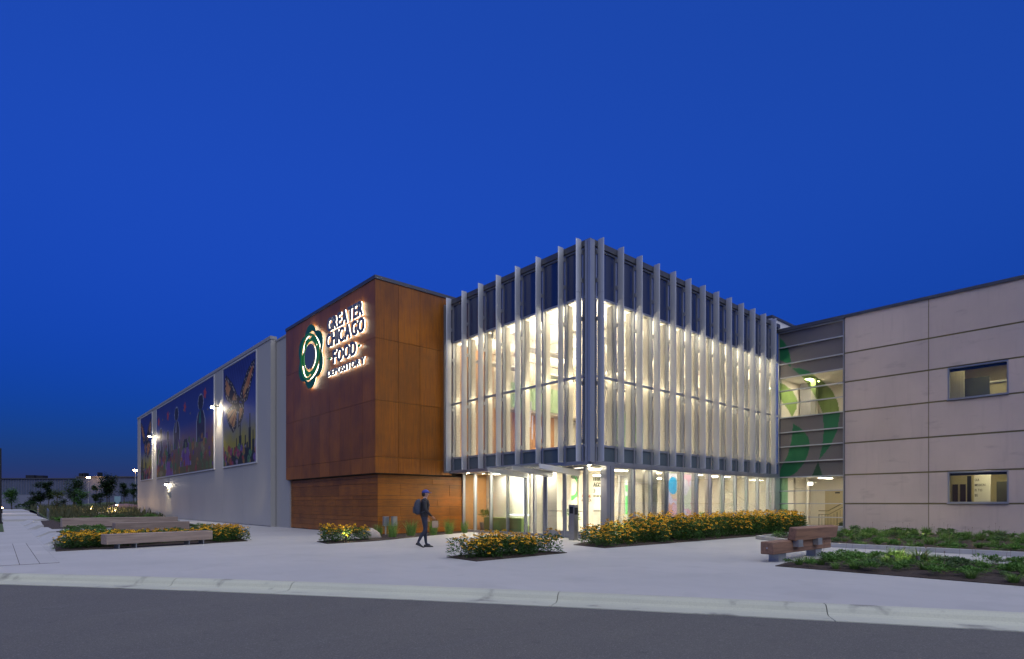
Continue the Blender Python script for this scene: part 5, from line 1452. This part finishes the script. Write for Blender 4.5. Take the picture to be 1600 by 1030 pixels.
# ------------------------------------------------------------------ the walking person
M['skin'] = pmat("skin", (0.42, 0.24, 0.17), 0.55)
M['jacket'] = pmat("dark_jacket", (0.018, 0.018, 0.022), 0.8, layers=((20, (1, 1, 1), 3, 0.4, 0.7, (0.03, 0.03, 0.035), 0.6),))
M['jeans'] = pmat("dark_jeans", (0.022, 0.028, 0.05), 0.85, layers=((12, (1, 1, 1), 4, 0.4, 0.7, (0.035, 0.045, 0.075), 0.7),))
M['cap_blue'] = pmat("blue_cap", (0.04, 0.06, 0.30), 0.7)
M['pack'] = pmat("navy_backpack", (0.035, 0.045, 0.07), 0.7, layers=((9, (1, 1, 1), 3, 0.4, 0.7, (0.05, 0.06, 0.09), 0.6),))
M['shoe'] = pmat("black_shoe", (0.012, 0.012, 0.014), 0.5)
def make_person(label, loc, rz):
    V, E, R = [], [], []
    def node(p, r, par=None):
        V.append(p); R.append(r)
        if par is not None: E.append((par, len(V) - 1))
        return len(V) - 1
    pel = node((0, 0, .98), (.15, .13))
    wa = node((0.0, 0, 1.10), (.145, .115), pel); ch = node((.015, 0, 1.30), (.17, .125), wa); sh = node((.01, 0, 1.44), (.13, .10), ch)
    nk = node((.025, 0, 1.53), (.058, .058), sh); hd0 = node((.045, 0, 1.59), (.068, .075), nk); hd1 = node((.045, 0, 1.67), (.078, .098), hd0); hd2 = node((.04, 0, 1.745), (.062, .075), hd1)
    hands = []
    for s, el, wr in ((1, (-.05, .265, 1.16), (.08, .265, .93)), (-1, (.02, -.265, 1.16), (.20, -.235, .98))):
        so = node((.0, s * .185, 1.42), (.075, .075), sh); e = node(el, (.055, .055), so)
        f = node(tuple(Vector(el).lerp(Vector(wr), .45)), (.045, .045), e); w = node(wr, (.030, .034), f)
        dv = (Vector(wr) - Vector(el)).normalized()
        pm = node(tuple(Vector(wr) + dv * .06), (.020, .036), w)
        kn = Vector(wr) + dv * .095
        for k, (off, L) in enumerate(((-.027, .07), (-.009, .08), (.009, .075), (.027, .058))):
            a = node(tuple(kn + Vector((off, 0, 0))), (.010, .010), pm); b = node(tuple(kn + Vector((off + .004, -s * .012, 0)) + dv * L * .55), (.009, .009), a)
            node(tuple(kn + Vector((off + .004, -s * .034, 0)) + dv * L * .9), (.008, .008), b)
        th = node(tuple(Vector(wr) + dv * .045 + Vector((.034, -s * .01, 0))), (.011, .011), pm); node(tuple(Vector(wr) + dv * .09 + Vector((.045, -s * .02, 0))), (.009, .009), th)
        hands.append(kn + dv * .07)
    for s, kn, an, to in ((1, (.05, .10, .53), (.06, .10, .10), (.20, .11, .045)), (-1, (.02, -.09, .53), (-.20, -.085, .16), (-.10, -.085, .05))):
        h = node((0, s * .095, .90), (.098, .10), pel); t = node((.03, s * .1, .70), (.083, .083), h); k = node(kn, (.062, .062), t)
        c = node(tuple(Vector(kn).lerp(Vector(an), .35) + Vector((-.02, 0, 0))), (.058, .058), k); a = node(an, (.042, .042), c)
        node(to, (.035, .03), a)
    me = bpy.data.meshes.new("body"); me.from_pydata(V, E, [])
    ob = bpy.data.objects.new("tmp_body", me); C.objects.link(ob)
    sk = ob.modifiers.new("skin", 'SKIN'); sk.use_smooth_shade = True
    for i, d in enumerate(me.skin_vertices[0].data):
        d.radius = R[i] if isinstance(R[i], tuple) else (R[i], R[i]); d.use_root = (i == 0)
    sb = ob.modifiers.new("sub", 'SUBSURF'); sb.levels = 2; sb.render_levels = 2
    dg = bpy.context.evaluated_depsgraph_get()
    out = bpy.data.meshes.new_from_object(ob.evaluated_get(dg)); out.name = "body"
    bpy.data.objects.remove(ob)
    out.materials.clear()
    for m in ('skin', 'jacket', 'jeans'): out.materials.append(M[m])
    wrs = [Vector((.08, .265, .93)), Vector((.20, -.235, .98))]
    for p in out.polygons:
        c = p.center
        hand = any((c - w).length < .22 and c.z < w.z - .012 and abs(c.y) > .18 for w in wrs)
        p.material_index = 0 if (c.z > 1.515 or hand) else (1 if (c.z > .93 or abs(c.y) > .2) else 2)
        p.use_smooth = True
    t = thing("person", label, "person", loc, rz)
    inst("body", out, t)
    # face, hair, cap
    MB().loft([[(.125, -.016, 1.635), (.125, .016, 1.635), (.125, .010, 1.665)], [(.150, -.012, 1.636), (.150, .012, 1.636), (.138, .006, 1.66)]]).build("nose", M['skin'], t, local=True)
    for s in (-1, 1):
        MB().ball((.125, s * .030, 1.672), .009, 6, 4, sq=(.6, 1, .8)).build("eye", M['black'], t, local=True)
        MB().ball((.035, s * .078, 1.655), .03, 8, 5, sq=(.7, .35, 1.1)).build("ear", M['skin'], t, local=True)
    MB().box(.126, .131, -.022, .022, 1.603, 1.611).build("mouth", pmat("lips", (.28, .10, .09), .5), t, local=True)
    MB().ball((-.005, 0, 1.655), .088, 12, 8, sq=(.85, .9, 1.0)).build("hair", pmat("dark_hair", (.03, .022, .018), .7), t, local=True, smooth=True)
    cp = MB(); rings = []
    for k in range(7):
        a = math.pi / 2 * k / 6
        rings.append([(.04 + (.118 * math.cos(a) + .001) * math.cos(b), (.098 * math.cos(a) + .001) * math.sin(b), 1.69 + .105 * math.sin(a)) for b in [2 * math.pi * i / 14 for i in range(14)]])
    cap = cp.loft(rings).build("cap", M['cap_blue'], t, local=True, smooth=True)
    br = MB(); n = 9
    top = [(.12 + .105 * math.sin(math.pi * i / (n - 1)), -.085 + .17 * i / (n - 1), 1.70 - .012 * math.sin(math.pi * i / (n - 1))) for i in range(n)]
    br.loft([[(x, y, z) for x, y, z in top], [(x, y, z + .012) for x, y, z in top]]).build("brim", M['cap_blue'], cap, local=True)
    # backpack
    bp = MB(); rings = []
    for k, (z, w, d) in enumerate(((1.02, .13, .14), (1.06, .155, .19), (1.20, .165, .21), (1.36, .16, .19), (1.46, .14, .14), (1.50, .09, .07))):
        rings.append([(-.115 - d / 2 + d / 2 * math.copysign(abs(math.cos(b)) ** .5, math.cos(b)), w * math.copysign(abs(math.sin(b)) ** .5, math.sin(b)), z) for b in [2 * math.pi * i / 16 for i in range(16)]])
    pk = bp.loft(rings).build("backpack", M['pack'], t, local=True, smooth=True)
    po = MB(); po.box(-.345, -.31, -.11, .11, 1.07, 1.25); po.build("pocket", M['pack'], pk, local=True)
    for s in (-1, 1):
        MB().tube([(-.10, s * .10, 1.46), (.02, s * .115, 1.525), (.12, s * .115, 1.44), (.15, s * .12, 1.30), (.06, s * .17, 1.14), (-.10, s * .13, 1.08)], .017, 6).build("strap", M['pack'], pk, local=True)
    for (x, y, z, tilt) in ((.11, .105, 0.0, 0.0), (-.165, -.085, 0.05, 0.42)):
        m = MB(); rings = []
        for k, (u, w, h) in enumerate(((-.12, .028, .06), (-.09, .042, .085), (0, .043, .075), (.08, .05, .055), (.15, .04, .04), (.175, .018, .02))):
            rings.append([(u, -w, 0), (u, w, 0), (u, w * .9, h * .7), (u, w * .5, h), (u, -w * .5, h), (u, -w * .9, h * .7)])
        m.loft(rings)
        rm = Matrix.Translation((x, y, z)) @ Matrix.Rotation(tilt, 4, 'Y')
        m.v = [tuple(rm @ Vector(v)) for v in m.v]
        m.build("shoe", M['shoe'], t, local=True)
    return t, hands
pp = G(663, 855.5)
prz = math.atan2(RY, RX) + math.radians(12)
per, hands = make_person("person in blue cap, dark jacket and jeans walking right with a backpack", (pp.x, pp.y, 0.002), prz)
per.scale = (1.03, 1.03, 1.03)
hp = Matrix.Rotation(prz, 3, 'Z') @ (hands[1] * 1.03)
bagp = (pp.x + hp.x, pp.y + hp.y, hp.z - 0.25)
bag = thing("paper_bag", "small tan paper bag held in the walking person's hand", "bag", bagp, prz)
bag.scale = (0.8, 0.8, 0.85)
m = MB(); m.loft([[(-.11, -.05, .0), (.11, -.05, .0), (.11, .05, .0), (-.11, .05, .0)], [(-.12, -.055, .12), (.12, -.055, .12), (.12, .055, .12), (-.12, .055, .12)], [(-.115, -.03, .25), (.115, -.03, .25), (.115, .03, .25), (-.115, .03, .25)]])
m.build("sack", pmat("kraft_paper", (.40, .30, .21), .8, layers=((12, (1, 1, 1), 4, .4, .7, (.33, .24, .16), .7),)), bag, local=True)
m = MB(); m.tube([(-.06, 0, .245), (-.04, 0, .31), (.04, 0, .31), (.06, 0, .245)], .006, 5); m.build("handle", M['reveal'], bag, local=True)
